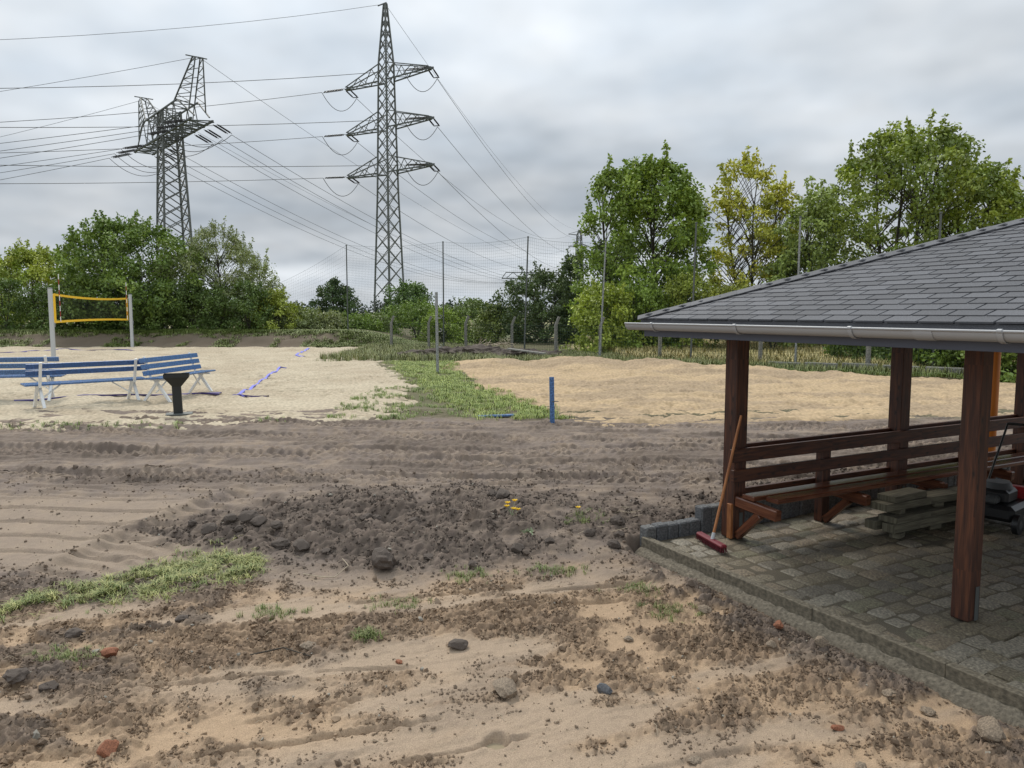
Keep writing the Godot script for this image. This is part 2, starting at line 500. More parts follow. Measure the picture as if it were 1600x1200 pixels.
		if D > 8.3 and D < 13.0:
			var lev := ss(8.4, 8.9, D + nw * 0.2) * (1.0 - dk)
			for tk in tracks:
				var tz: float = tk[0] + tk[1] * x + tk[2] * x * x + nw * 0.03
				var dd := D - tz
				if absf(dd) < tk[3] + 0.14:
					var inside := 1.0 - ss(tk[3] - 0.03, tk[3] + 0.01, absf(dd))
					var fade := ss(-0.45, 0.0, n_patch.get_noise_2d(x * 0.35 + tk[0] * 7.0, tk[0] * 3.0))
					h -= inside * tk[4] * lev * fade * 1.3
					var rim := exp(-pow((absf(dd) - tk[3] - 0.03) / 0.034, 2)) * lev * fade
					h += rim * tk[4] * 0.9 * (0.7 + lump + 0.6 * cr)
					loose = maxf(loose, rim * ss(-0.2, 0.25, lump + cr * 0.6 + 0.1))
					if tk[5] > 0.0:
						var ph: float = (x + absf(dd) * 0.75) / (tk[5] * 1.5)
						h += inside * lev * fade * 0.046 * ss(-0.1, 0.3, sin(ph * TAU + nw)) * (0.75 + 0.5 * nw)
		var streak := n_warp.get_noise_2d(x * 0.22 + 3.0, D * 3.3 + x * 0.12) * ss(8.2, 8.9, D)
		var drag := 0.0
		if D > 8.0:
			drag = n_lump.get_noise_2d(x * 0.11 + 7.0, D * 1.9 + x * 0.09) * ss(8.0, 8.8, D)
		h += streak * 0.020 + ss(0.0, 0.05, drag) * 0.017 + ss(8.2, 8.9, D) * ss(0.05, 0.2, cr) * 0.004
		# colour of the matter itself
		var f1 := TAN.lerp(BROWN, clampf(0.12 + crumbly * 0.62 + pt * 0.45 + lump * 0.3 + nw * 0.2, 0.0, 1.0))
		f1 = f1.lerp(PALE, clampf(smooth * 0.75, 0.0, 1.0))
		var m1 := GREY.lerp(PALE, clampf(0.22 + nw * 0.5 + lump * 0.35, 0.0, 0.8)).lerp(BROWN * 0.8, clampf(lump * 0.6 + cr * 0.4 - 0.05, 0.0, 0.5))
		var gw := ss(5.9, 6.9, D + nw * 0.5 - 0.25 * x * (1.0 if x < 0.0 else 0.0) * 0.6)
		col = f1.lerp(m1, gw)
		col = col.lerp(PALE * 0.95, leftslab * 0.6)
		col = col.lerp(DARK * 1.25, clampf(ss(0.05, 0.3, n_patch.get_noise_2d(x * 0.3 + 55.0, D * 1.5) + 0.25 * cr + 0.2 * lump) * ss(8.2, 8.9, D) * 0.75, 0.0, 0.8))
		crumbly = maxf(crumbly, loose * 0.35)
		col = col.lerp(DARK * (1.0 + 0.5 * cr + 0.35 * lump), clampf(dark_all, 0.0, 1.0))
		col = col * (1.0 + 0.09 * cr + 0.12 * fi)
		if D > 12.0:
			# sparse turf on the strip between the two courts
			var strip := ss(12.4, 13.2, D + nw * 0.4) * ss(-0.3, 0.3, 0.15 - court_mask(x, D) + lump * 0.3)
			col = col.lerp(OLIVE, strip * 0.7)
		# the paved floor's bed
		if lw > -0.35 and lu > -0.2 and lw < 8.0 and lu < 7.0:
			var ins := ss(-0.24, -0.12, lw) * ss(-0.14, -0.06, lu)
			h = lerpf(h, minf(h, -0.17), ins)
			if lu > 0.0 and lw < 0.0:
				h = minf(h, lerpf(h, -0.085, ss(-0.35, -0.2, lw)))
		# heel print holding water
		var hp := Vector2(x + 0.08, D - 3.80).length()
		if hp < 0.14:
			h += 0.012 * exp(-pow((hp - 0.085) / 0.025, 2)) - 0.05 * (1.0 - ss(0.045, 0.075, hp))
	else:
		var nw2 := n_warp.get_noise_2d(x * 0.5, z * 0.5)
		crumbly = 0.0
		col = OLIVE.lerp(Color(0.17, 0.14, 0.075), clampf(0.3 + nw2, 0.0, 1.0))
		var bank := (1.0 - ss(-9.0, -4.5, x))
		h += ss(38.7, 41.4, D + nw2 * 0.5) * 0.72 * bank
		var bare := ss(38.2, 38.8, D) * (1.0 - ss(40.4, 41.4, D + nw2)) * bank
		col = col.lerp(Color(0.16, 0.12, 0.085), bare * 0.85)
		h -= ss(46.0, 120.0, D) * 2.2 + ss(120.0, 420.0, D) * 3.6
		if x > 3.0 and D > field_far(x) + 1.2 + nw2 * 1.5:
			col = Color(0.47, 0.385, 0.19) if n_patch.get_noise_2d(x * 0.5, z * 0.5) > -0.25 else Color(0.17, 0.17, 0.07)
		if D > 70.0:
			# far crops and pastures, field by field
			var fld := n_low.get_noise_2d(floor(x / 60.0 + z * 0.004) * 7.3, floor(z / 45.0) * 5.1)
			col = Color(0.36, 0.31, 0.15) if fld > 0.12 else (Color(0.15, 0.17, 0.07) if fld > -0.1 else Color(0.22, 0.22, 0.09))
	gh = h
	gc = col
	gk = crumbly
	g_dark = dk

func ground_y(x: float, z: float) -> float:
	terrain(x, z)
	var D := -z
	if D > 11.5 and D < 39.5:
		var a := court_h(x, z)
		var b := field_h(x, z)
		return maxf(gh, maxf(a if court_mask(x, D) > -0.3 else -9.0, b if field_mask(x, D) > -0.3 else -9.0))
	return gh

func court_h(x: float, z: float) -> float:
	var D := -z
	var base := -0.1 + 0.27 + 0.19 * ss(8.5, 12.5, D) + n_low.get_noise_2d(x, z) * 0.05
	var m := court_mask(x, D)
	return base + 0.03 + n_mid.get_noise_2d(x * 0.6, z * 0.6) * 0.05 + n_lump.get_noise_2d(x * 0.8, z * 0.8) * 0.02 - ss(0.12, 0.34, n_lump.get_noise_2d(x * 0.8 + 30.0, z * 0.8)) * 0.06 * ss(-0.25, 0.25, n_patch.get_noise_2d(x * 0.4, z * 0.4)) + n_lump.get_noise_2d(x * 1.5 + 9.0, z * 1.5) * 0.034 * ss(-0.4, 0.3, n_patch.get_noise_2d(x * 0.3 + 8.0, z * 0.3)) - 0.14 * (1.0 - ss(-0.35, 0.08, m))

func field_h(x: float, z: float) -> float:
	var D := -z
	var base := 0.17 + 0.19 * ss(8.5, 12.5, D) + n_low.get_noise_2d(x, z) * 0.05
	var m := field_mask(x, D)
	var far := field_far(x)
	var nw := n_warp.get_noise_2d(x * 0.5, z * 0.5)
	# sand tipped in overlapping loads along the far side
	var back := ss(-8.5, -2.2, D - far + nw * 1.2) * (1.0 - ss(-1.2, 0.6, D - far))
	var mounds := 0.0
	for q in [[-0.6, 2.3, 2.2, 0.30], [2.1, 2.0, 2.0, 0.40], [4.6, 2.2, 1.7, 0.36], [6.9, 2.0, 1.9, 0.26], [9.3, 1.9, 1.6, 0.16], [11.5, 1.8, 1.8, 0.08], [0.8, 5.0, 1.3, 0.20], [3.4, 5.4, 1.5, 0.24], [6.0, 5.2, 1.3, 0.2], [8.4, 4.6, 1.4, 0.16]]:
		mounds = maxf(mounds, q[3] * exp(-pow((x - q[0]) / q[2], 2) - pow((D - far + q[1]) / 1.7, 2)))
	var rip := sin((D * 0.95 + x * 0.25 + nw * 1.5) * TAU / 1.35) * 0.018 + n_mid.get_noise_2d(x * 0.35, z * 1.4) * 0.075
	var tread := 0.0
	for tk in [[14.0, 0.03], [15.6, 0.02], [17.3, -0.05], [19.0, 0.0]]:
		var dd: float = D - tk[0] - tk[1] * x * 3.0 + nw * 0.2
		if absf(dd) < 0.26:
			tread += 0.022 * sin((x + absf(dd) * 0.8) * TAU / 0.3) - 0.02
	return base + 0.03 - 0.17 * ss(-10.0, -4.0, D - far) + back * 0.05 + mounds * 1.12 + rip * 0.9 + tread + n_lump.get_noise_2d(x, z) * 0.03 + n_lump.get_noise_2d(x * 1.7, z * 1.7) * 0.03 * ss(-0.35, 0.25, n_patch.get_noise_2d(x * 0.3, z * 0.5)) - 0.16 * (1.0 - ss(-0.35, 0.08, m))

var crumb_src := []

func sheet(called: String, xs: PackedFloat32Array, zs: PackedFloat32Array, fn: Callable, material: Material, keep := false) -> MeshInstance3D:
	var nx := xs.size()
	var nz := zs.size()
	var v := PackedVector3Array(); v.resize(nx * nz)
	var n := PackedVector3Array(); n.resize(nx * nz)
	var c := PackedColorArray(); c.resize(nx * nz)
	var ck := PackedFloat32Array()
	var cd := PackedFloat32Array()
	if keep:
		ck.resize(nx * nz); cd.resize(nx * nz)
	var k := 0
	for j in nz:
		for q in nx:
			fn.call(xs[q], zs[j])
			v[k] = Vector3(xs[q], gh, zs[j])
			c[k] = gc
			if keep:
				ck[k] = gk; cd[k] = g_dark
			k += 1
	for j in nz:
		var j0 := maxi(j - 1, 0)
		var j1 := mini(j + 1, nz - 1)
		for q in nx:
			var a := v[j * nx + maxi(q - 1, 0)]
			var b := v[j * nx + mini(q + 1, nx - 1)]
			var d := v[j0 * nx + q]
			var e := v[j1 * nx + q]
			var nr := (e - d).cross(b - a)
			if nr.y < 0.0: nr = -nr
			n[j * nx + q] = nr.normalized()
	var idx := PackedInt32Array(); idx.resize((nx - 1) * (nz - 1) * 6)
	k = 0
	for j in nz - 1:
		for q in nx - 1:
			var a := j * nx + q
			idx[k] = a; idx[k + 1] = a + 1; idx[k + 2] = a + nx
			idx[k + 3] = a + 1; idx[k + 4] = a + nx + 1; idx[k + 5] = a + nx
			k += 6
	if keep: crumb_src.append([v, c, ck, cd])
	var arr := []
	arr.resize(Mesh.ARRAY_MAX)
	arr[Mesh.ARRAY_VERTEX] = v; arr[Mesh.ARRAY_NORMAL] = n; arr[Mesh.ARRAY_COLOR] = c; arr[Mesh.ARRAY_INDEX] = idx
	var m := ArrayMesh.new()
	m.add_surface_from_arrays(Mesh.PRIMITIVE_TRIANGLES, arr)
	var o := put(called, m, material)
	o.set_meta("kind", "structure")
	return o

func steps(a: float, b: float, d: float) -> PackedFloat32Array:
	var r := PackedFloat32Array()
	var n := int(ceil(absf(b - a) / d))
	for k in n + 1: r.append(lerpf(a, b, float(k) / n))
	return r

func zcat(a: PackedFloat32Array, b: PackedFloat32Array) -> PackedFloat32Array:
	a.append_array(b.slice(1))
	return a

func far_fn(x: float, z: float):
	terrain(x, z)
	var D := -z
	if D < 44.0 and D > 1.0 and absf(x) < 34.0:
		gh -= 0.25 if (D < 13.7 and D > 9.7 and absf(x) < 11.2) or (D > 2.1 and D < 9.7 and absf(x) < (6.4 if D > 6.5 else 4.2)) else 0.0
		if court_mask(x, D) > 0.4 or field_mask(x, D) > 0.4: gh -= 0.15

func court_fn(x: float, z: float):
	gh = court_h(x, z)
	var a := n_mid.get_noise_2d(x * 0.7, z * 0.7)
	var b := n_patch.get_noise_2d(x * 0.35, z * 0.5)
	gc = Color(0.60, 0.51, 0.365).lerp(Color(0.47, 0.38, 0.262), clampf(0.35 + a * 0.45 + b * 0.9, 0.0, 1.0))

func field_fn(x: float, z: float):
	gh = field_h(x, z)
	var D := -z
	var a := n_mid.get_noise_2d(x * 0.4, z * 1.2)
	var b := n_lump.get_noise_2d(x, z)
	var moist := ss(-0.15, 0.3, n_patch.get_noise_2d(x * 0.25, z * 0.5) + a * 0.3)
	gc = Color(0.58, 0.425, 0.248).lerp(Color(0.49, 0.355, 0.212), clampf(0.35 + a * 0.8 + b * 0.2, 0.0, 1.0)).lerp(Color(0.37, 0.275, 0.18), moist * 0.6)

func build_ground():
	ground_noises()
	sheet("ground", steps(-4.5, 4.5, 0.0142), steps(-6.25, -1.9, 0.0142), terrain, M.earth, true)
	sheet("bank_ground", steps(-6.7, 6.7, 0.023), steps(-9.45, -6.22, 0.022), terrain, M.earth, true)
	sheet("dirt_track_ground", steps(-11.5, 11.5, 0.028), steps(-13.9, -9.40, 0.029), terrain, M.earth)
	sheet("sand_court", zcat(steps(-30.0, -12.0, 0.16), steps(-12.0, -0.5, 0.07)), zcat(steps(-39.2, -21.0, 0.13), steps(-21.0, -11.2, 0.055)), court_fn, M.sand)
	sheet("sand_field", zcat(steps(-3.2, 12.0, 0.08), steps(12.0, 30.0, 0.2)), zcat(steps(-28.2, -18.0, 0.09), steps(-18.0, -11.6, 0.055)), field_fn, M.sand)
	var xs := PackedFloat32Array()
	var p := 0.0
	var half := PackedFloat32Array()
	while p < 3000.0:
		half.append(p)
		p += 0.35 + maxf(0.0, p - 34.0) * 0.09
	for k in range(half.size() - 1, 0, -1): xs.append(-half[k])
	xs.append_array(half)
	var zs := PackedFloat32Array()
	p = -3200.0
	var zz := PackedFloat32Array()
	var q := 30.0
	while q > -3200.0:
		zz.append(q)
		q -= 0.3 + maxf(0.0, -q - 44.0) * 0.08 if q < 0.0 else 3.0
	for k in range(zz.size() - 1, -1, -1): zs.append(zz[k])
	sheet("meadow_ground", xs, zs, far_fn, M.earth)

# ---------------------------------------------------------------- sky
func make_sky() -> Sky:
	var w := 1280
	var h := 640
	var im := Image.create(w, h, false, Image.FORMAT_RGBF)
	var n1 := noise(0.55, 71, FastNoiseLite.TYPE_SIMPLEX_SMOOTH, 5)
	var n2 := noise(1.5, 72, FastNoiseLite.TYPE_SIMPLEX_SMOOTH, 4)
	var nb := noise(2.2, 73, FastNoiseLite.TYPE_SIMPLEX_SMOOTH, 4)
	for y in h:
		var el := PI * 0.5 - PI * (y + 0.5) / h
		if el < -0.06:
			for x in w: im.set_pixel(x, y, Color(0.30, 0.29, 0.27))
			continue
		var se := maxf(sin(el), 0.0)
		for x in w:
			var az := (float(x) + 0.5) / w * TAU - PI
			var d := Vector3(sin(az) * cos(el), sin(el), -cos(az) * cos(el))
			var kk := 1.0 / (se + 0.16)
			var px := d.x * kk
			var pz := d.z * kk
			var a := n1.get_noise_2d(px, pz)
			var b := n2.get_noise_2d(px + 9.0, pz)
			var lum := 0.475 + 0.62 * se          # an overcast dome, brighter overhead
			lum += a * 0.17 + b * 0.10 + nb.get_noise_2d(px * 1.8, pz * 1.8) * 0.05 - 0.01
			# grey sheets with a paler break low over the land
			var low := exp(-pow((el - 0.040) / 0.030, 2))
			var band := exp(-pow((el - 0.135) / 0.060, 2))
			var st := nb.get_noise_2d(az * 1.6, el * 22.0)
			lum += low * (0.10 + 0.16 * st) - band * (0.09 + 0.10 * a)
			lum = clampf(lum, 0.34, 1.3)
			var warm := clampf(0.5 + b * 0.8 + low * 0.3, 0.0, 1.0)
			var col := Color(0.845, 0.945, 1.055).lerp(Color(0.93, 0.98, 1.03), warm)
			im.set_pixel(x, y, Color(col.r * lum, col.g * lum, col.b * lum))
	var pm := PanoramaSkyMaterial.new()
	pm.panorama = ImageTexture.create_from_image(im)
	var s := Sky.new()
	s.sky_material = pm
	return s

# ---------------------------------------------------------------- pavilion and paved floor
const PTURN := 0.48869   # 28 degrees; local x runs along the bench, local z along the gutter

func here() -> Vector3:
	return Vector3(K.x, 0, K.y)

func in_sight(p: Vector3) -> bool:
	var q := Transform3D(Basis(Vector3.UP, PTURN), here()) * p
	return q.z < -3.2 and q.x / -q.z < 0.72

func pillow(sd: int) -> ArrayMesh:
	# a worn sett of about one unit square with uneven outline and a domed top
	var r := RandomNumberGenerator.new()
	r.seed = sd
	var b := MB.new()
	var ring := []
	for k in 4:
		var cx: float = [-0.5, 0.5, 0.5, -0.5][k]
		var cz: float = [-0.5, -0.5, 0.5, 0.5][k]
		var jx := r.randf_range(-0.065, 0.035) * signf(cx)
		var jz := r.randf_range(-0.065, 0.035) * signf(cz)
		var cn := Vector3(cx + jx, 0, cz + jz)
		var nx: float = [0.0, 1.0, 0.0, -1.0][k]
		var nz: float = [-1.0, 0.0, 1.0, 0.0][k]
		var pk := (k + 3) % 4
		var qx: float = [0.0, 1.0, 0.0, -1.0][pk]
		var qz: float = [-1.0, 0.0, 1.0, 0.0][pk]
		# two points round each corner
		ring.append(cn - Vector3(nx, 0, nz) * 0.09 * r.randf_range(0.6, 1.4))
		ring.append(cn - Vector3(qx, 0, qz) * 0.09 * r.randf_range(0.6, 1.4))
	var ctr := Vector3(r.randf_range(-0.1, 0.1), r.randf_range(0.0, 0.12), r.randf_range(-0.1, 0.1))
	for k in 8:
		var a: Vector3 = ring[k]
		var e: Vector3 = ring[(k + 1) % 8]
		var ay := r.randf_range(-0.02, 0.03)
		var a1 := a * 0.86 + Vector3(0, -0.02, 0)
		var e1 := e * 0.86 + Vector3(0, -0.02, 0)
		var a2 := a + Vector3(0, -0.22, 0)
		var e2 := e + Vector3(0, -0.22, 0)
		b.tri(ctr, a1, e1, ((e1 - ctr).cross(a1 - ctr)).normalized() * signf((e1 - ctr).cross(a1 - ctr).y))
		var s := ((a + e) * 0.5).normalized()
		b.quad(a1, e1, e2, a2, (s + Vector3.UP * 0.9).normalized())
		b.quad(a2, e2, e + Vector3(0, -0.9, 0), a + Vector3(0, -0.9, 0), s)
	return b.mesh()

func build_floor():
	var f := thing("pavement", "", "", here(), PTURN)
	f.set_meta("kind", "structure")
	put("bed", cbox(Vector3(6.6, 0.14, 5.7), 0.004), M.joint, f, Transform3D(Basis(), Vector3(3.3, -0.085, 2.85)))
	var vars := []
	for k in 7: vars.append(pillow(200 + k))
	var rest := []
	for k in M.stone.size(): rest.append(MB.new())
	rng.seed = 41
	var z := 0.02
	var cnt := 0
	while z < 5.65:
		var dz := rf(0.15, 0.21)
		var x := 0.01 - rf(0.0, 0.06)
		while x < 6.5:
			var dx := rf(0.14, 0.28)
			if x < 0.0:
				dx += x; x = 0.008
			var wob := 0.035 * sin(x * 1.9 + z * 0.7) + 0.018 * sin(x * 5.1 + z * 3.0) + rf(-0.012, 0.012)
			var at := Vector3(x + dx * 0.5, -0.004 + rf(-0.011, 0.008), z + dz * 0.5 + wob)
			var bs := Basis(Vector3.UP, rf(-0.06, 0.06)) * Basis(Vector3(1, 0, 0), rf(-0.045, 0.045)) * Basis(Vector3(0, 0, 1), rf(-0.045, 0.045))
			var tr := Transform3D(bs * Basis.from_scale(Vector3(dx - 0.004, 0.075, dz - 0.004)), at)
			var mi := rng.randi_range(0, 5)
			if in_sight(at) and cnt < 300:
				put("paving_stone", vars[rng.randi_range(0, 6)], M.stone[mi], f, tr)
				cnt += 1
			else:
				rest[mi].box(Transform3D(tr.basis, at - Vector3(0, 0.035, 0)), Vector3(0.95, 1, 0.95))
			x += dx
		z += dz
	for k in rest.size():
		var o := put("paving_stones", rest[k].mesh(), M.stone[k], f)
		o.set_meta("kind", "stuff")
	# concrete edging along the open side
	var e := thing("concrete_edging", "low concrete edging strip along the side of the cobbled floor", "kerb", here(), PTURN)
	for k in 6:
		put("edging_slab", cbox(Vector3(0.07, 0.26, 0.990), 0.005), M.concrete, e, Transform3D(Basis(Vector3.UP, rf(-0.003, 0.003)), Vector3(-0.035 + rf(-0.003, 0.003), -0.095 + rf(-0.003, 0.004), 0.45 + k * 0.992)))
	var hb := MB.new()
	var zs := steps(-0.05, 5.9, 0.06)
	for k in zs.size() - 1:
		for q in 3:
			var pr := []
			for s in [[k, q], [k + 1, q], [k + 1, q + 1], [k, q + 1]]:
				var zz: float = zs[s[0]]
				var xx: float = [-0.068, -0.105, -0.14, -0.19][s[1]] + 0.02 * n_lump.get_noise_2d(zz * 1.5, s[1] * 0.3)
				var yy: float = [-0.055, -0.075, -0.095, -0.17][s[1]] + 0.025 * n_lump.get_noise_2d(zz * 2.0, s[1] * 0.9 + 5.0)
				pr.append(Vector3(xx, yy, zz))
			var nr: Vector3 = ((pr[2] as Vector3) - pr[0]).cross(pr[1] - pr[0]).normalized()
			if nr.y < 0.0: nr = -nr
			hb.quad(pr[0], pr[1], pr[2], pr[3], nr)
	put("mortar_haunch", hb.mesh(), M.mortar, e)
	# grey blocks set on edge behind the bench
	var w := thing("block_kerb", "stepped row of grey concrete blocks at the corner behind the covered bench", "kerb", here(), PTURN)
	var bx := -0.04
	while bx < 6.3:
		var low := bx < 0.58
		var bw := rf(0.125, 0.15)
		var bh := (0.125 if low else 0.235) + rf(-0.008, 0.008)
		put("block", cbox(Vector3(bw - 0.008, bh + 0.2, 0.115), 0.012), M.block[rng.randi_range(0, 1)], w, Transform3D(Basis(Vector3.UP, rf(-0.04, 0.04)), Vector3(bx + bw * 0.5, (bh - 0.2) * 0.5, -0.062 + rf(-0.006, 0.006))))
		bx += bw

func build_pavilion():
	var p := thing("pavilion", "open timber pavilion with grey shingle hip roof and fitted bench", "pavilion", here(), PTURN)
	rng.seed = 77
	for q in [[0.8, 0.25], [3.2, 0.25], [5.6, 0.25], [0.8, 2.51], [5.6, 2.51], [0.8, 4.77], [3.2, 4.77], [5.6, 4.77]]:
		var b := bar(p, "post", Vector3(q[0], 0.004, q[1]), Vector3(q[0], 2.09, q[1]), 0.13 if q[1] > 1.0 else 0.155, 0.13 if q[1] > 1.0 else 0.155, M.wood, 0.007)
		b.rotate_y(rf(-0.02, 0.02))
		put("post_shoe", cbox(Vector3(0.04, 0.24, 0.006), 0.001), M.darksteel, b, Transform3D(Basis(), Vector3(0.02, -0.92, 0.069 if q[1] > 1.0 else 0.081)))
	for z in [0.25, 4.77]:
		bar(p, "beam", Vector3(0.73, 2.165, z), Vector3(5.67, 2.165, z), 0.15, 0.12, M.wood)
	for x in [0.8, 5.6]:
		bar(p, "beam", Vector3(x, 2.163, 0.31), Vector3(x, 2.163, 4.71), 0.14, 0.12, M.wood)
	# roof
	var roof := Node3D.new()
	roof.name = "roof"
	p.add_child(roof)
	var A := Vector3(0.16, 2.075, -0.40)
	var B := Vector3(6.24, 2.075, 5.42)
	var apex := Vector3(3.2, 3.152, 2.51)
	var corners := [A, Vector3(A.x, A.y, B.z), B, Vector3(B.x, A.y, A.z)]
	var dk := MB.new()
	var ck := MB.new()
	for k in 4:
		var a: Vector3 = corners[k]
		var e: Vector3 = corners[(k + 1) % 4]
		var nr := (e - a).cross(apex - a).normalized()
		if nr.y < 0.0: nr = -nr
		dk.tri(a, e, apex, nr)
		var dn := Vector3(0, -0.05, 0)
		ck.tri(a + dn, e + dn, apex + dn, -nr)
		dk.quad(a, e, e + dn, a + dn, (Vector3(nr.x, 0, nr.z)).normalized())
	put("underlay", dk.mesh(), M.shingle[1], roof)
	put("ceiling_boards", ck.mesh(), M.seat, roof)
	var rest := MB.new()
	var faces := [[A, Vector3(0, 0, 1), Vector3(1, 0, 0), 3.04, 5.82], [A, Vector3(1, 0, 0), Vector3(0, 0, 1), 2.91, 6.08],
		[Vector3(A.x, A.y, B.z), Vector3(1, 0, 0), Vector3(0, 0, -1), 2.91, 6.08], [Vector3(B.x, A.y, A.z), Vector3(0, 0, 1), Vector3(-1, 0, 0), 3.04, 5.82]]
	var count := 0
	for fi in 4:
		var fc: Array = faces[fi]
		var up: Vector3 = (fc[2] * fc[3] + Vector3(0, 1.077, 0)).normalized()
		var slope: float = sqrt(fc[3] * fc[3] + 1.077 * 1.077)
		var e: Vector3 = fc[1]
		var nr := up.cross(e)
		if nr.y < 0.0: nr = -nr
		var rows := int(slope / 0.115)
		for k in rows:
			var t := k * 0.115 - 0.012
			var cut: float = (t + 0.06) / slope * fc[4] * 0.5
			var u: float = -rf(0.0, 0.03) + (0.0 if k % 2 == 0 else -0.1215) + cut * 0.0
			while u < fc[4] - cut:
				var tw := 0.243
				var u0 := maxf(u + 0.0065, cut - 0.05)
				var u1 := minf(u + tw - 0.0065, fc[4] - cut + 0.05)
				if u1 - u0 > 0.04:
					var tilt := 0.055 + rf(-0.008, 0.012)
					var ux := (up * cos(tilt) - nr * sin(tilt)).normalized()
					var uy := (nr * cos(tilt) + up * sin(tilt)).normalized()
					var at: Vector3 = fc[0] + e * ((u0 + u1) * 0.5) + up * (t + 0.072 + rf(-0.002, 0.002)) + nr * 0.011
					var bs := Basis(ux, uy, e)
					if fi == 0 and count < 300 and in_sight(at):
						put("shingle", cbox(Vector3(0.15, 0.014, 0.24), 0.0015), M.shingle[rng.randi_range(0, 4)], roof, Transform3D(bs * Basis.from_scale(Vector3(1, 1, (u1 - u0) / 0.24)), at))
						count += 1
					else:
						rest.box(Transform3D(bs, at), Vector3(0.15, 0.014, u1 - u0))
				u += tw
	var ro := put("shingles", rest.mesh(), M.shingle[1], roof)
	ro.set_meta("kind", "stuff")
	for k in 4:
		var a: Vector3 = corners[k]
		var dv := (apex - a)
		var ln := dv.length()
		var d := dv / ln
		var out := d.cross(Vector3.UP).normalized()
		var upn := out.cross(d).normalized()
		var cb := MB.new()
		var fold := 0.036
		for sd in [-1.0, 1.0]:
			for yy in [0.0, 0.007]:
				var o0: Vector3 = upn * yy
				cb.quad(o0, o0 + d * 0.30, out * (0.11 * sd) - upn * fold + o0 + d * 0.30, out * (0.11 * sd) - upn * fold + o0, (upn + out * sd * 0.3).normalized() * (1.0 if yy > 0.0 else -1.0))
			cb.quad(out * (0.11 * sd) - upn * fold, out * (0.11 * sd) - upn * fold + upn * 0.007, out * (0.11 * sd) - upn * fold + upn * 0.007 + d * 0.3, out * (0.11 * sd) - upn * fold + d * 0.3, out * sd)
			cb.quad(Vector3.ZERO, upn * 0.007, out * (0.11 * sd) - upn * fold + upn * 0.007, out * (0.11 * sd) - upn * fold, -d)
		var cm := cb.mesh()
		var q := -0.02
		while q < ln - 0.1:
			put("hip_cap", cm, M.shingle[rng.randi_range(0, 4)], roof, Transform3D(Basis(out, rf(0.012, 0.02)), a + d * q + upn * 0.036))
			q += 0.215
	# fascia boards and gutter
	bar(p, "fascia", Vector3(0.19, 1.968, -0.37), Vector3(0.19, 1.968, 5.39), 0.11, 0.025, M.fascia, 0.003)
	bar(p, "fascia", Vector3(0.205, 1.968, -0.36), Vector3(6.2, 1.968, -0.36), 0.11, 0.025, M.fascia, 0.003)
	bar(p, "fascia", Vector3(6.21, 1.968, -0.34), Vector3(6.21, 1.968, 5.39), 0.11, 0.025, M.fascia, 0.003)
	bar(p, "fascia", Vector3(0.205, 1.968, 5.38), Vector3(6.195, 1.968, 5.38), 0.11, 0.025, M.fascia, 0.003)
	var gb := MB.new()
	gutter_arc(gb, 0.062, -0.50, 5.5, 0.0)
	var gut := put("gutter", gb.mesh(), M.gutter, p, Transform3D(Basis(), Vector3(0.107, 2.036, 0)))
	var lb := MB.new()
	lb.tube([Vector3(-0.064, 0.002, -0.5), Vector3(-0.064, 0.002, 5.5)], 0.0085, 0.0085, 8)
	put("gutter_lip", lb.mesh(), M.gutter, gut)
	var ec := MB.new()
	for k in 12:
		var a0 := PI + PI * k / 12.0
		var a1 := PI + PI * (k + 1) / 12.0
		ec.tri(Vector3(0, 0, -0.503), Vector3(cos(a0), sin(a0), 0) * 0.064 + Vector3(0, 0, -0.503), Vector3(cos(a1), sin(a1), 0) * 0.064 + Vector3(0, 0, -0.503), Vector3(0, 0, -1))
	put("end_cap", ec.mesh(), M.gutter, gut)
	for zc in [-0.087, 0.98, 2.07, 3.07, 4.1, 5.1]:
		var rb := MB.new()
		gutter_arc(rb, 0.0705, zc - 0.017, zc + 0.017, 0.004)
		rb.tube([Vector3(-0.064, 0.003, zc - 0.014), Vector3(-0.064, 0.003, zc + 0.014)], 0.014, 0.014, 8)
		put("gutter_bracket", rb.mesh(), M.gutter, gut)
	var jb := MB.new()
	gutter_arc(jb, 0.067, 2.53, 2.66, 0.0)
	put("gutter_joint", jb.mesh(), M.gutter, gut)
	# fitted bench: two inner back rails, two outer rails, two seat planks, brackets
	var bn := Node3D.new()
	bn.name = "bench"
	p.add_child(bn)
	bar(bn, "back_rail", Vector3(0.66, 0.807, 0.347), Vector3(6.0, 0.807, 0.347), 0.125, 0.04, M.wood, 0.004)
	bar(bn, "back_rail", Vector3(0.68, 0.612, 0.347), Vector3(6.0, 0.612, 0.347), 0.12, 0.04, M.wood, 0.004)
	for sg in [[0.876, 3.124], [3.276, 5.524]]:
		bar(bn, "outer_rail", Vector3(sg[0], 0.83, 0.20), Vector3(sg[1], 0.83, 0.20), 0.10, 0.045, M.wood, 0.004)
		bar(bn, "outer_rail", Vector3(sg[0], 0.40, 0.20), Vector3(sg[1], 0.40, 0.20), 0.09, 0.045, M.wood, 0.004)
	for x in [2.0, 4.4]:
		bar(bn, "short_post", Vector3(x, 0.004, 0.27), Vector3(x, 0.74, 0.27), 0.11, 0.10, M.wood, 0.005)
	bar(bn, "seat_plank", Vector3(0.74, 0.432, 0.49), Vector3(6.05, 0.432, 0.49), 0.045, 0.15, M.seat, 0.008)
	bar(bn, "seat_plank", Vector3(0.86, 0.430, 0.665), Vector3(6.05, 0.430, 0.665), 0.045, 0.15, M.seat, 0.008)
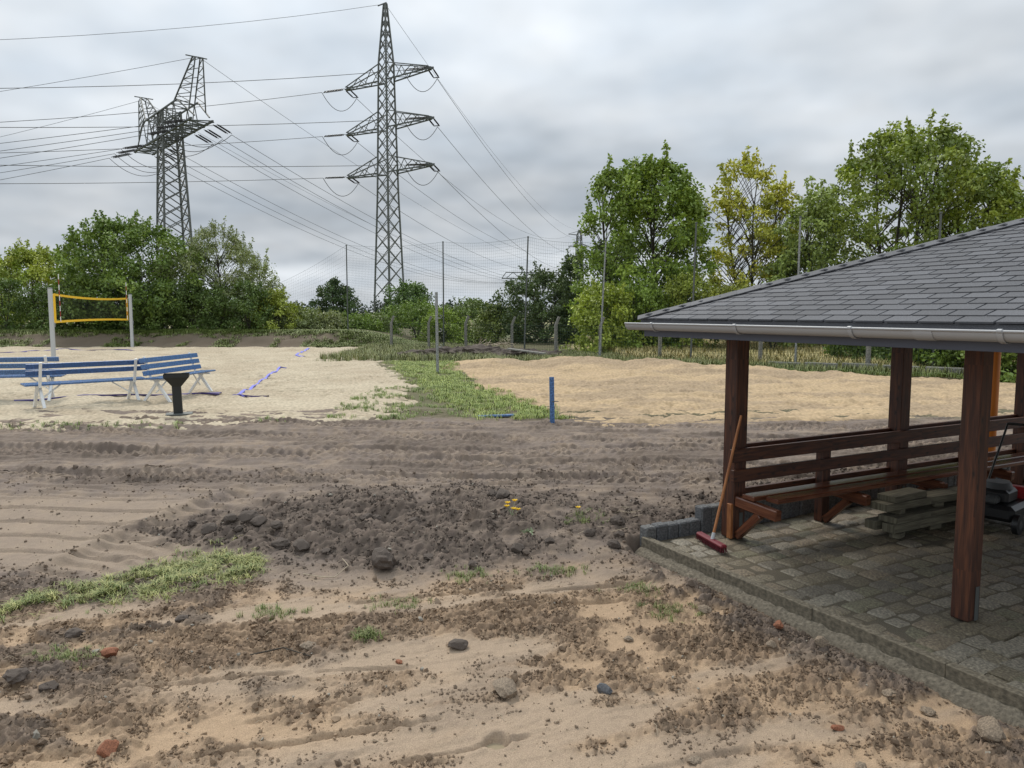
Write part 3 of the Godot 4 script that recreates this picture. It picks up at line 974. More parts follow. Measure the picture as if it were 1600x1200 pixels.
	for x in [0.8, 2.0, 3.2, 4.4, 5.6]:
		var bk := bar(bn, "bracket", Vector3(x - 0.03, 0.365, 0.328), Vector3(x - 0.03, 0.335, 0.84), 0.10, 0.075, M.seat, 0.01, Vector3(0, 1, 0))
		bar(bn, "brace", Vector3(x - 0.03, 0.03, 0.34), Vector3(x - 0.03, 0.30, 0.62), 0.075, 0.06, M.seat, 0.006)
		if x < 1.0:
			bk.set_meta("label", "stubby end bracket that carries the seat planks")
	bar(bn, "cleat", Vector3(0.71, 0.006, 0.30), Vector3(0.71, 0.34, 0.30), 0.03, 0.055, M.handle, 0.003)

func gutter_arc(b: MB, r: float, z0: float, z1: float, lift: float):
	for k in 14:
		var a0 := PI + PI * k / 14.0
		var a1 := PI + PI * (k + 1) / 14.0
		var p0 := Vector3(cos(a0), sin(a0), 0)
		var p1 := Vector3(cos(a1), sin(a1), 0)
		var kk := b.v.size()
		for s in [[p0, z0], [p1, z0], [p1, z1], [p0, z1]]:
			b.v.append(s[0] * r + Vector3(0, 0, s[1])); b.n.append(s[0]); b.c.append(Color.WHITE); b.t.append(Vector2.ZERO)
		b.i.append_array([kk, kk + 2, kk + 1, kk, kk + 3, kk + 2])
		var ri := r - 0.0025
		b.quad(p0 * ri + Vector3(0, 0, z0), p1 * ri + Vector3(0, 0, z0), p1 * ri + Vector3(0, 0, z1), p0 * ri + Vector3(0, 0, z1), -(p0 + p1).normalized())
		for zz in [z0, z1]:
			b.quad(p0 * r + Vector3(0, 0, zz), p1 * r + Vector3(0, 0, zz), p1 * ri + Vector3(0, 0, zz), p0 * ri + Vector3(0, 0, zz), Vector3(0, 0, -1.0 if zz == z0 else 1.0))

func loc(x: float, y: float, z: float) -> Vector3:
	return Transform3D(Basis(Vector3.UP, PTURN), here()) * Vector3(x, y, z)

func build_floor_things():
	rng.seed = 91
	# broom leaning on the corner post
	var br := thing("broom", "wide red push broom leaning against the corner timber post", "broom", loc(0.39, 0.0, 0.40), PTURN - 0.22)
	var head := put("broom_head", cbox(Vector3(0.065, 0.035, 0.46), 0.012), M.red, br, Transform3D(Basis(), Vector3(0, 0.060, 0)))
	var bb := MB.new()
	for k in 46:
		for q in 5:
			var x := -0.024 + q * 0.012 + rf(-0.003, 0.003)
			var z := -0.222 + k * 0.0098 + rf(-0.003, 0.003)
			bb.tube([Vector3(x, 0.05, z), Vector3(x * 1.35 + rf(-0.006, 0.006), 0.006, z * 1.03 + rf(-0.004, 0.004))], 0.0042, 0.003, 4, Color.WHITE, false)
	put("bristles", bb.mesh(), M.bristle, br)
	var inv := br.transform.affine_inverse()
	var top := inv * loc(0.735, 1.19, 0.385)
	var foot := Vector3(0.0, 0.07, 0.02)
	var hm := MB.new()
	hm.tube([foot, foot.lerp(top, 0.5), top], 0.0135, 0.0125, 10)
	put("handle", hm.mesh(), M.handle, br)
	var fm := MB.new()
	fm.tube([foot, foot.lerp(top, 0.055)], 0.0175, 0.0165, 10)
	put("ferrule", fm.mesh(), M.palegrey, br)
	# stack of weathered boards
	var g := "boards stacked on the cobbled floor"
	var specs := [
		["short weathered wood offcut under the left end of the board stack", Vector3(2.16, 0.028, 1.02), Vector3(0.14, 0.05, 0.10), 0.3],
		["short weathered wood offcut under the middle of the board stack", Vector3(2.75, 0.028, 0.98), Vector3(0.16, 0.05, 0.09), -0.1],
		["thick grey-green board at the bottom of the stack, facing the gutter post", Vector3(2.72, 0.10, 0.99), Vector3(1.35, 0.085, 0.13), 0.02],
		["thick grey-green board at the bottom of the stack, on the bench side", Vector3(2.69, 0.10, 0.84), Vector3(1.35, 0.085, 0.13), -0.01],
		["weathered board of the stack's second layer", Vector3(2.74, 0.175, 0.95), Vector3(1.33, 0.06, 0.20), 0.03],
		["wood spacer block between the stack's lower and upper boards", Vector3(2.26, 0.232, 0.93), Vector3(0.10, 0.05, 0.13), 0.2],
		["wood spacer block in the middle between the stack's boards", Vector3(2.85, 0.232, 0.93), Vector3(0.12, 0.05, 0.12), -0.2],
		["wide pale board lying on the stack's spacers", Vector3(2.70, 0.295, 0.90), Vector3(1.38, 0.07, 0.24), -0.02],
		["shortest board, lying on top of the board stack", Vector3(2.38, 0.362, 0.90), Vector3(0.52, 0.06, 0.19), 0.05]]
	for s in specs:
		var b := thing("board", s[0], "board", loc(s[1].x, s[1].y - s[2].y * 0.5, s[1].z), PTURN + s[3], g)
		put("timber", cbox(s[2], 0.004), M.oldwood, b, Transform3D(Basis(), Vector3(0, s[2].y * 0.5, 0)))
	# petrol mower beside the boards
	var mw := thing("lawn_mower", "black and red lawn mower parked under the roof behind the front post", "lawn mower", loc(3.45, 0.0, 1.22), PTURN + 0.2)
	put("deck", cbox(Vector3(0.62, 0.16, 0.46), 0.04), M.blackplastic, mw, Transform3D(Basis(), Vector3(0, 0.19, 0)))
	put("side_cover", cbox(Vector3(0.26, 0.20, 0.40), 0.05), M.brightred, mw, Transform3D(Basis(Vector3(0, 0, 1), -0.1), Vector3(0.30, 0.27, 0.02)))
	var eng := put("engine", cbox(Vector3(0.30, 0.14, 0.28), 0.03), M.blackplastic, mw, Transform3D(Basis(), Vector3(-0.06, 0.33, 0)))
	var cy := CylinderMesh.new(); cy.top_radius = 0.11; cy.bottom_radius = 0.14; cy.height = 0.06; cy.radial_segments = 24
	put("engine_cap", cy, M.greyplastic, eng, Transform3D(Basis(), Vector3(0, 0.10, 0)))
	put("air_filter", cbox(Vector3(0.12, 0.08, 0.12), 0.02), M.greyplastic, eng, Transform3D(Basis(), Vector3(-0.20, -0.02, 0.02)))
	for q in [[-0.25, 0.25], [0.25, 0.25], [-0.25, -0.25], [0.25, -0.25]]:
		var wl := CylinderMesh.new(); wl.top_radius = 0.10; wl.bottom_radius = 0.10; wl.height = 0.05; wl.radial_segments = 20
		var wo := put("wheel", wl, M.blackplastic, mw, Transform3D(Basis(Vector3(1, 0, 0), PI / 2), Vector3(q[0], 0.102, q[1])))
		var hb := CylinderMesh.new(); hb.top_radius = 0.045; hb.bottom_radius = 0.045; hb.height = 0.056; hb.radial_segments = 16
		put("hub", hb, M.greyplastic, wo)
	for z in [-0.19, 0.19]:
		var hh := MB.new()
		hh.tube([Vector3(0.12, 0.25, z), Vector3(0.55, 0.75, z), Vector3(0.72, 0.95, z)], 0.012, 0.012, 8)
		put("handle_bar", hh.mesh(), M.black, mw)
	var hg := MB.new()
	hg.tube([Vector3(0.72, 0.95, -0.19), Vector3(0.72, 0.95, 0.19)], 0.014, 0.014, 8)
	put("grip", hg.mesh(), M.black, mw)
	# orange pipe behind the bench
	var op := Vector3(6.28, 0, -10.0)
	var gy := ground_y(op.x, op.z)
	var ob := MB.new()
	ob.tube([Vector3(0, -0.15, 0), Vector3(0, 2.15, 0)], 0.073, 0.073, 20)
	ob.tube([Vector3(0, 2.02, 0), Vector3(0, 2.15, 0)], 0.082, 0.082, 20)
	var ot := put("orange_pipe", ob.mesh(), M.orange, self, Transform3D(Basis(), Vector3(op.x, gy, op.z)))
	tag(ot, "upright orange plastic pipe standing in the earth behind the bench", "pipe")

# ---------------------------------------------------------------- court furniture
func park_bench(at: Vector3, dir: Vector2, slats: int, label: String):
	# local x runs along the bench, +z is the side behind the backrest
	var turn := atan2(-dir.y, dir.x)
	var b := thing("park_bench", label, "bench", at, turn, "blue slatted benches on the sand court")
	for k in slats:
		var y := 0.79 - k * 0.125
		var o := bar(b, "back_slat", Vector3(-1.05, y, 0.16 - k * 0.035), Vector3(1.05, y, 0.16 - k * 0.035), 0.095, 0.032, M.bluedark if slats == 2 else M.blue, 0.006)
		o.rotate_object_local(Vector3(0, 1, 0), 0.28)
	for k in 3:
		bar(b, "seat_slat", Vector3(-1.06, 0.44 + k * 0.006, 0.02 - k * 0.115), Vector3(1.06, 0.44 + k * 0.006, 0.02 - k * 0.115), 0.034, 0.105, M.blue, 0.006)
	for x in [-0.82, 0.82]:
		bar(b, "support", Vector3(x, 0.40, 0.07), Vector3(x, 0.86, 0.215), 0.05, 0.028, M.white, 0.004, Vector3(1, 0, 0))
		bar(b, "leg", Vector3(x + 0.03, -0.05, 0.24), Vector3(x + 0.03, 0.43, -0.12), 0.05, 0.05, M.white, 0.004, Vector3(1, 0, 0))
		bar(b, "leg", Vector3(x - 0.03, -0.05, -0.30), Vector3(x - 0.03, 0.43, 0.04), 0.05, 0.05, M.white, 0.004, Vector3(1, 0, 0))
		bar(b, "stretcher", Vector3(x, 0.405, -0.26), Vector3(x, 0.405, 0.10), 0.035, 0.03, M.white, 0.004)
		bar(b, "brace", Vector3(x, 0.15, -0.02), Vector3(x * 0.55, 0.41, -0.08), 0.025, 0.02, M.white, 0.002)

func on_ground(x: float, z: float, dy := 0.0) -> Vector3:
	return Vector3(x, ground_y(x, z) + dy, z)

func ribbon(pts: Array, w: float, material: Material, label: String):
	var b := MB.new()
	var path := []
	for k in pts.size() - 1:
		var a: Vector2 = pts[k]
		var e: Vector2 = pts[k + 1]
		var n := maxi(2, int((e - a).length() / 0.35))
		for q in n: path.append(a.lerp(e, float(q) / n) + Vector2(rf(-0.012, 0.012), rf(-0.02, 0.02)))
	path.append(pts[pts.size() - 1])
	for k in path.size() - 1:
		var a: Vector2 = path[k]
		var e: Vector2 = path[k + 1]
		var d0: Vector2 = (path[mini(k + 1, path.size() - 1)] - path[maxi(k - 1, 0)]).normalized()
		var d1: Vector2 = (path[mini(k + 2, path.size() - 1)] - path[k]).normalized()
		var s0 := Vector2(-d0.y, d0.x) * w * 0.5
		var s1 := Vector2(-d1.y, d1.x) * w * 0.5
		var up := 0.022 + 0.014 * sin(k * 1.7)
		var up1 := 0.022 + 0.014 * sin((k + 1) * 1.7)
		var p := [on_ground(a.x - s0.x, a.y - s0.y, up), on_ground(a.x + s0.x, a.y + s0.y, up), on_ground(e.x + s1.x, e.y + s1.y, up1), on_ground(e.x - s1.x, e.y - s1.y, up1)]
		b.quad(p[0], p[1], p[2], p[3], Vector3.UP)
		var dn := Vector3(0, -0.03, 0)
		b.quad(p[0], p[3], p[3] + dn, p[0] + dn, Vector3(-s0.x, 0, -s0.y).normalized())
		b.quad(p[1], p[2], p[2] + dn, p[1] + dn, Vector3(s0.x, 0, s0.y).normalized())
	tag(put("line_tape", b.mesh(), material), label, "line tape", "court line tapes")

func build_court():
	rng.seed = 17
	park_bench(on_ground(-8.12, -14.66, 0.0), Vector2(0.716, -0.698), 2, "blue bench with its back turned, two backrest boards, beside the black ash bin")
	park_bench(on_ground(-6.95, -15.95, 0.0), Vector2(-0.13, 0.9915), 3, "blue bench set crosswise to its neighbour with light tilted back slats")
	park_bench(on_ground(-10.15, -15.3, 0.0), Vector2(0.965, -0.26), 3, "dark blue bench on the sand partly hidden behind the two-board bench")
	var a := thing("ash_bin", "black funnel-topped ash bin on a square stem in the sand", "bin", on_ground(-5.69, -13.0), 0.35)
	put("stem", cbox(Vector3(0.145, 0.56, 0.10), 0.006), M.black, a, Transform3D(Basis(Vector3(0, 0, 1), 0.03), Vector3(0, 0.25, 0)))
	put("base_plate", cbox(Vector3(0.42, 0.025, 0.30), 0.004), M.darksteel, a, Transform3D(Basis(), Vector3(0.02, 0.028, 0)))
	var f := MB.new()
	for k in 4:
		var s: Array = [[-1, -1], [1, -1], [1, 1], [-1, 1]][k]
		var t: Array = [[-1, -1], [1, -1], [1, 1], [-1, 1]][(k + 1) % 4]
		var p0 := Vector3(s[0] * 0.07, 0.50, s[1] * 0.05)
		var p1 := Vector3(t[0] * 0.07, 0.50, t[1] * 0.05)
		var q0 := Vector3(s[0] * 0.20, 0.66, s[1] * 0.14)
		var q1 := Vector3(t[0] * 0.20, 0.66, t[1] * 0.14)
		var nr := Vector3(s[0] + t[0], -0.8, s[1] + t[1]).normalized()
		f.quad(p0, p1, q1, q0, nr)
		f.quad(q0, q1, q1 + Vector3(0, 0.055, 0), q0 + Vector3(0, 0.055, 0), Vector3(s[0] + t[0], 0, s[1] + t[1]).normalized())
		f.quad(q0 * Vector3(0.95, 1, 0.95) + Vector3(0, 0.055, 0), q1 * Vector3(0.95, 1, 0.95) + Vector3(0, 0.055, 0), q1 * Vector3(0.95, 1, 0.95), q0 * Vector3(0.95, 1, 0.95), -nr * Vector3(1, 0, 1))
	f.quad(Vector3(-0.19, 0.69, -0.133), Vector3(0.19, 0.69, -0.133), Vector3(0.19, 0.69, 0.133), Vector3(-0.19, 0.69, 0.133), Vector3.UP)
	put("funnel", f.mesh(), M.black, a)
	# volleyball posts and net
	var pa := on_ground(-17.0, -28.5)
	var pb := on_ground(-18.85, -38.2)
	for q in [[pa, "pale square volleyball post beside the lower end of the yellow net"], [pb, "pale square volleyball post at the foot of the grassy bank"]]:
		var vp := thing("volleyball_post", q[1], "post", q[0], 0.2, "posts of the yellow net")
		put("shaft", cbox(Vector3(0.13, 2.95, 0.13), 0.012), M.palegrey, vp, Transform3D(Basis(), Vector3(0, 1.12, 0)))
		put("cap", cbox(Vector3(0.14, 0.03, 0.14), 0.006), M.zinc, vp, Transform3D(Basis(), Vector3(0, 2.61, 0)))
		put("winch", cbox(Vector3(0.07, 0.16, 0.09), 0.01), M.zinc, vp, Transform3D(Basis(), Vector3(0.03, 1.25, -0.13)))
	var vn := thing("volleyball_net", "yellow-edged volleyball net strung between two pale posts", "net", pa)
	var dv := Vector3(pb.x - pa.x, 0, pb.z - pa.z)
	var n0 := dv * 0.035
	var n1 := dv * 0.94
	var yt := 2.38
	var yb := 1.36
	var sag := func(t: float) -> float: return -0.09 * 4.0 * t * (1.0 - t)
	for e in [[yt, "top_tape", 1.0], [yb, "bottom_tape", -0.45]]:
		var tb := MB.new()
		for k in 16:
			var t0 := k / 16.0
			var t1 := (k + 1) / 16.0
			var a0: Vector3 = n0.lerp(n1, t0) + Vector3(0, e[0] + sag.call(t0) * e[2], 0)
			var a1: Vector3 = n0.lerp(n1, t1) + Vector3(0, e[0] + sag.call(t1) * e[2], 0)
			tb.box(Transform3D(along(a0, a1, Vector3.UP), (a0 + a1) * 0.5), Vector3(0.085, (a1 - a0).length() * 1.0, 0.008))
		put(e[1], tb.mesh(), M.yellow, vn)
	for t in [0.0, 1.0]:
		bar(vn, "side_tape", n0.lerp(n1, t) + Vector3(0, yb - 0.03, 0), n0.lerp(n1, t) + Vector3(0, yt + 0.03, 0), 0.06, 0.06, M.yellow, 0.002)
	var mb := MB.new()
	for k in 96:
		var t := (k + 0.5) / 96.0
		var c: Vector3 = n0.lerp(n1, t)
		mb.tube([c + Vector3(0, yb - 0.45 * sag.call(t), 0), c + Vector3(0, yt + sag.call(t), 0)], 0.0035, 0.0035, 3, Color.WHITE, false)
	for k in range(1, 11):
		var pts := []
		for q in 13:
			var t := q / 12.0
			pts.append(n0.lerp(n1, t) + Vector3(0, lerpf(yb - 0.45 * sag.call(t), yt + sag.call(t), k / 11.0), 0))
		mb.tube(pts, 0.0035, 0.0035, 3, Color.WHITE, false)
	put("mesh", mb.mesh(), M.net, vn)
	for t in [0.05, 0.99]:
		var c: Vector3 = n0.lerp(n1, t) + Vector3(0.03, 0, 0)
		var an := Node3D.new()
		an.name = "antenna"
		vn.add_child(an, true)
		for k in 9:
			var m := MB.new()
			m.tube([c + Vector3(0, 1.36 + k * 0.2, 0), c + Vector3(0, 1.36 + (k + 1) * 0.2, 0)], 0.014, 0.014, 6)
			put("band", m.mesh(), M.brightred if k % 2 else M.white, an)
	for q in [[n0, Vector3.ZERO], [n1, dv]]:
		for y in [[yt, 2.45], [yb, 1.15]]:
			var m := MB.new()
			m.tube([q[0] + Vector3(0, y[0], 0), q[1] + Vector3(0, y[1], 0)], 0.006, 0.006, 4, Color.WHITE, false)
			put("guy_cord", m.mesh(), M.white, vn)
	# court line tapes lying in the sand
	ribbon([Vector2(-5.5, -15.75), Vector2(-5.75, -16.0), Vector2(-6.35, -19.2), Vector2(-7.15, -23.6), Vector2(-6.95, -23.7)], 0.07, M.ribbon, "violet line tape running straight across the sand away from the benches")
	ribbon([Vector2(-5.85, -16.0), Vector2(-5.3, -15.7), Vector2(-4.98, -15.6)], 0.07, M.ribbondark, "short dark loose end of line tape on the sand")
	ribbon([Vector2(-9.9, -15.2), Vector2(-8.9, -15.9), Vector2(-7.9, -15.95), Vector2(-6.9, -16.2), Vector2(-6.1, -16.0)], 0.09, M.ribbondark, "dark line tape lying in the sand under the benches")
	ribbon([Vector2(-8.5, -30.4), Vector2(-8.15, -30.3), Vector2(-8.7, -31.0), Vector2(-9.75, -36.9)], 0.09, M.ribbon, "violet line tape with a folded end on the far sand near the bank")
	ribbon([Vector2(-23.5, -32.6), Vector2(-21.8, -33.4), Vector2(-20.6, -35.6), Vector2(-19.2, -35.3), Vector2(-17.2, -35.0)], 0.10, M.ribbondark, "crumpled dark line tape on the sand near the volleyball post")
	# blue stake and board, silver post
	var st := thing("blue_stake", "slim upright blue wooden stake at the edge of the levelled earth", "stake", on_ground(0.64, -12.2), 0.1)
	put("stick", cbox(Vector3(0.075, 1.0, 0.035), 0.004), M.blue, st, Transform3D(Basis(Vector3(0, 0, 1), 0.02), Vector3(0, 0.27, 0)))
	var nb := MB.new()
	nb.tube([Vector3(0.0, 0.38, 0.02), Vector3(0.10, 0.38, 0.03)], 0.008, 0.006, 6)
	put("nail", nb.mesh(), M.darksteel, st)
	var bd := thing("blue_board", "blue painted board lying on the earth by the grass strip", "board", on_ground(-0.27, -12.95, 0.02), 0.12)
	put("plank", cbox(Vector3(0.62, 0.03, 0.10), 0.004), M.blue, bd, Transform3D(Basis(Vector3(0, 0, 1), 0.02), Vector3(0, 0.016, 0)))
	var sp := thing("silver_post", "galvanised volleyball post with hooks standing on the grass strip", "post", on_ground(-2.15, -22.0))
	var pm := MB.new()
	pm.tube([Vector3(0.02, -0.3, 0), Vector3(0, 2.32, 0)], 0.043, 0.041, 14)
	put("tube", pm.mesh(), M.zinc, sp)
	for y in [1.58, 1.2, 0.75]:
		var hk := MB.new()
		hk.tube([Vector3(0.04, y, 0), Vector3(0.12, y, 0), Vector3(0.15, y + 0.04, 0), Vector3(0.12, y + 0.08, 0), Vector3(0.09, y + 0.08, 0)], 0.012, 0.012, 6)
		put("hook", hk.mesh(), M.zinc, sp)

# ---------------------------------------------------------------- fences
func mesh_net(a: Vector3, b: Vector3, ya0: float, ya1: float, yb0: float, yb1: float, cell: float, r: float, sag: float) -> ArrayMesh:
	var m := MB.new()
	var ln := Vector2(b.x - a.x, b.z - a.z).length()
	var nv := int(ln / cell)
	for k in nv + 1:
		var t := float(k) / nv
		var c := a.lerp(b, t)
		var s := -sag * 4.0 * t * (1.0 - t)
		m.tube([Vector3(c.x, lerpf(ya0, yb0, t), c.z), Vector3(c.x, lerpf(ya1, yb1, t) + s, c.z)], r, r, 3, Color.WHITE, false)
	var nh := int((ya1 - ya0) / cell)
	for k in nh + 1:
		var f := float(k) / nh
		var pts := []
		for q in 9:
			var t := q / 8.0
			var c := a.lerp(b, t)
			var s := -sag * 4.0 * t * (1.0 - t)
			pts.append(Vector3(c.x, lerpf(lerpf(ya0, yb0, t), lerpf(ya1, yb1, t) + s, f), c.z))
		m.tube(pts, r * (1.0 if k < nh else 2.2), r * (1.0 if k < nh else 2.2), 3, Color.WHITE, false)
	return m.mesh()

func build_fences():
	rng.seed = 5
	# tall poles that carry the ball-stop netting: x, z, top, lean
	var ps := [[-13.6, -44.0, 3.6, 0.0, "short dark net pole at the hedge, end of the ball-stop netting"], [-8.83, -41.5, 5.68, 0.0, "tall dark net pole beside the round tree"], [-3.19, -36.0, 5.36, 0.0, "tall dark net pole behind the silver post"],
		[0.65, -31.5, 5.16, -0.16, "leaning dark net pole above the concrete fence posts"], [3.40, -28.2, 4.71, -0.20, "pale leaning net pole before the light green tree"], [6.28, -26.6, 5.16, -0.1, "tall dark net pole before the tall green tree"], [9.08, -24.6, 5.12, 0.0, "thin pale net pole over the pavilion roof"], [12.4, -22.6, 5.0, 0.0, "net pole standing behind the pavilion"]]
	var prev = null
	for q in ps:
		var at := on_ground(q[0] + q[3], q[1])
		var o := thing("net_pole", q[4], "pole", at, 0.0, "poles of the ball-stop netting")
		var m := MB.new()
		var top := Vector3(-q[3], q[2] - at.y, 0)
		m.tube([Vector3(0, -0.3, 0), top], 0.036, 0.03, 8)
		put("tube", m.mesh(), M.zinc if q[4].contains("pale") else M.darksteel, o)
		put("tip", cbox(Vector3(0.07, 0.05, 0.07), 0.005), M.darksteel, o, Transform3D(Basis(), top))
		if prev != null:
			var nt := put("ball_stop_net", mesh_net(prev[0], Vector3(q[0], 0, q[1]), prev[0].y + 0.3, prev[1], at.y + 0.3, q[2], 0.13, 0.0023, 0.14), M.greennet)
			var nn := ["sloping end of the dark ball-stop netting beside the hedge", "dark ball-stop netting in front of the near pylon", "dark ball-stop netting above the silver post", "ball-stop netting before the dark bushy oak", "ball-stop netting before the light green tree", "ball-stop netting above the pavilion's corner", "ball-stop netting behind the pavilion roof"]
			tag(nt, nn[taken["net_pole"] - 1], "net", "ball-stop netting")
		prev = [Vector3(q[0], at.y, q[1]), q[2]]
	# concrete posts with cranked tops and a wire fence
	var cs := [[-5.9, -37.6], [-3.94, -36.4], [-2.09, -35.0], [0.0, -33.0], [1.74, -30.4], [3.3, -28.9], [5.3, -27.6], [8.2, -25.4], [10.75, -23.2], [13.2, -21.6], [16.0, -19.9]]
	var last := Vector3.ZERO
	for k in cs.size():
		var at := on_ground(cs[k][0], cs[k][1])
		var o := thing("fence_post", "weathered concrete fence post with an angled top carrying the green wire mesh", "fence post", at, rf(-0.2, 0.2), "concrete fence posts")
		var lean := rf(-0.02, 0.02)
		bar(o, "shaft", Vector3(0, -0.3, 0), Vector3(lean, 1.28, 0), 0.115, 0.115, M.postgrey, 0.012)
		bar(o, "angled_top", Vector3(lean, 1.25, 0), Vector3(lean + 0.13, 1.58, 0), 0.10, 0.10, M.postgrey, 0.012)
		if k > 0:
			var f := put("wire_fence", mesh_net(last, at, last.y + 0.03, last.y + 1.25, at.y + 0.03, at.y + 1.25, 0.11, 0.0032, 0.02), M.greennet)
			tag(f, "green wire mesh stretched between two concrete fence posts", "fence", "wire fence bays")
		last = at
	# pale concrete slabs along the foot of the fence
	for k in 5:
		var t := (k + 0.5) / 5.0
		var c := Vector2(8.2, -24.7).lerp(Vector2(12.6, -21.2), t)
		var o := thing("concrete_slab", "pale concrete slab lying at the foot of the wire fence", "slab", on_ground(c.x, c.y, -0.06), atan2(3.5, 4.4) * -1.0 + rf(-0.08, 0.08), "slabs along the fence foot")
		put("slab", cbox(Vector3(0.98, 0.30 + rf(-0.05, 0.04), 0.12), 0.015), M.postgrey, o, Transform3D(Basis(Vector3(1, 0, 0), rf(-0.1, 0.1)), Vector3(0, 0.15, 0)))

# ---------------------------------------------------------------- pylons and wires
func lattice(p: Node, lv: Array, panels: int, leg: float, br: float, called := "brace"):
	# lv: [[y, half width], ...] along the tower's own axis
	var ys := PackedFloat32Array()
	var hw := PackedFloat32Array()
	for q in lv:
		ys.append(q[0]); hw.append(q[1])
	var cs := [Vector3(1, 0, 1), Vector3(-1, 0, 1), Vector3(-1, 0, -1), Vector3(1, 0, -1)]
	for k in lv.size() - 1:
		for c in cs:
			strut(p, "leg", c * hw[k] + Vector3(0, ys[k], 0), c * hw[k + 1] + Vector3(0, ys[k + 1], 0), leg, M.steel)
	var y := ys[0]
	var total := 0.0
	# panel heights follow the width
	var cuts := [ys[0]]
	var sum := 0.0
	for k in panels:
		sum += 0.55 + table(ys, hw, lerpf(ys[0], ys[ys.size() - 1], (k + 0.5) / panels))
	for k in panels:
		y += (0.55 + table(ys, hw, lerpf(ys[0], ys[ys.size() - 1], (k + 0.5) / panels))) / sum * (ys[ys.size() - 1] - ys[0])
		cuts.append(y)
	for k in panels:
		var y0: float = cuts[k]
		var y1: float = cuts[k + 1]
		var h0 := table(ys, hw, y0)
		var h1 := table(ys, hw, y1)
		for f in 4:
			var a: Vector3 = cs[f]
			var b: Vector3 = cs[(f + 1) % 4]
			strut(p, called, a * h0 + Vector3(0, y0, 0), b * h1 + Vector3(0, y1, 0), br, M.steel)
			strut(p, called, b * h0 + Vector3(0, y0, 0), a * h1 + Vector3(0, y1, 0), br, M.steel)

func hang(a: Vector3, b: Vector3, sag: float, n := 16) -> Array:
	var r := []
	for k in n + 1:
		var t := float(k) / n
		r.append(a.lerp(b, t) - Vector3(0, sag * 4.0 * t * (1.0 - t), 0))
	return r

func insulator(p: Node, a: Vector3, b: Vector3):
	var m := MB.new()
	var d := (b - a).normalized()
	m.tube([a, b], 0.035, 0.035, 6)
	var ln := (b - a).length()
	var k := 0.25
	while k < ln - 0.2:
		m.tube([a + d * k, a + d * (k + 0.06)], 0.085, 0.05, 8)
		k += 0.13
	put("insulator", m.mesh(), M.insul, p)

func power_line(pts: Array, r: float, label: String, group: String):
	var m := MB.new()
	m.tube(pts, r, r, 5)
	tag(put("power_line", m.mesh(), M.wire), label, "cable", group)

func to_left(a: Vector3, e: Vector3) -> Array:
	# a cable leaving tower point a, through e, on beyond with its sag flattening out
	var r := []
	var span := Vector2(e.x - a.x, e.z - a.z).length()
	var g := (a.y - e.y) / (span - span * span / 200.0)
	for k in 21:
		var t := 95.0 * k / 20.0
		var f := t / span
		r.append(Vector3(lerpf(a.x, e.x, f), a.y - g * (t - t * t / 200.0), lerpf(a.z, e.z, f)))
	return r

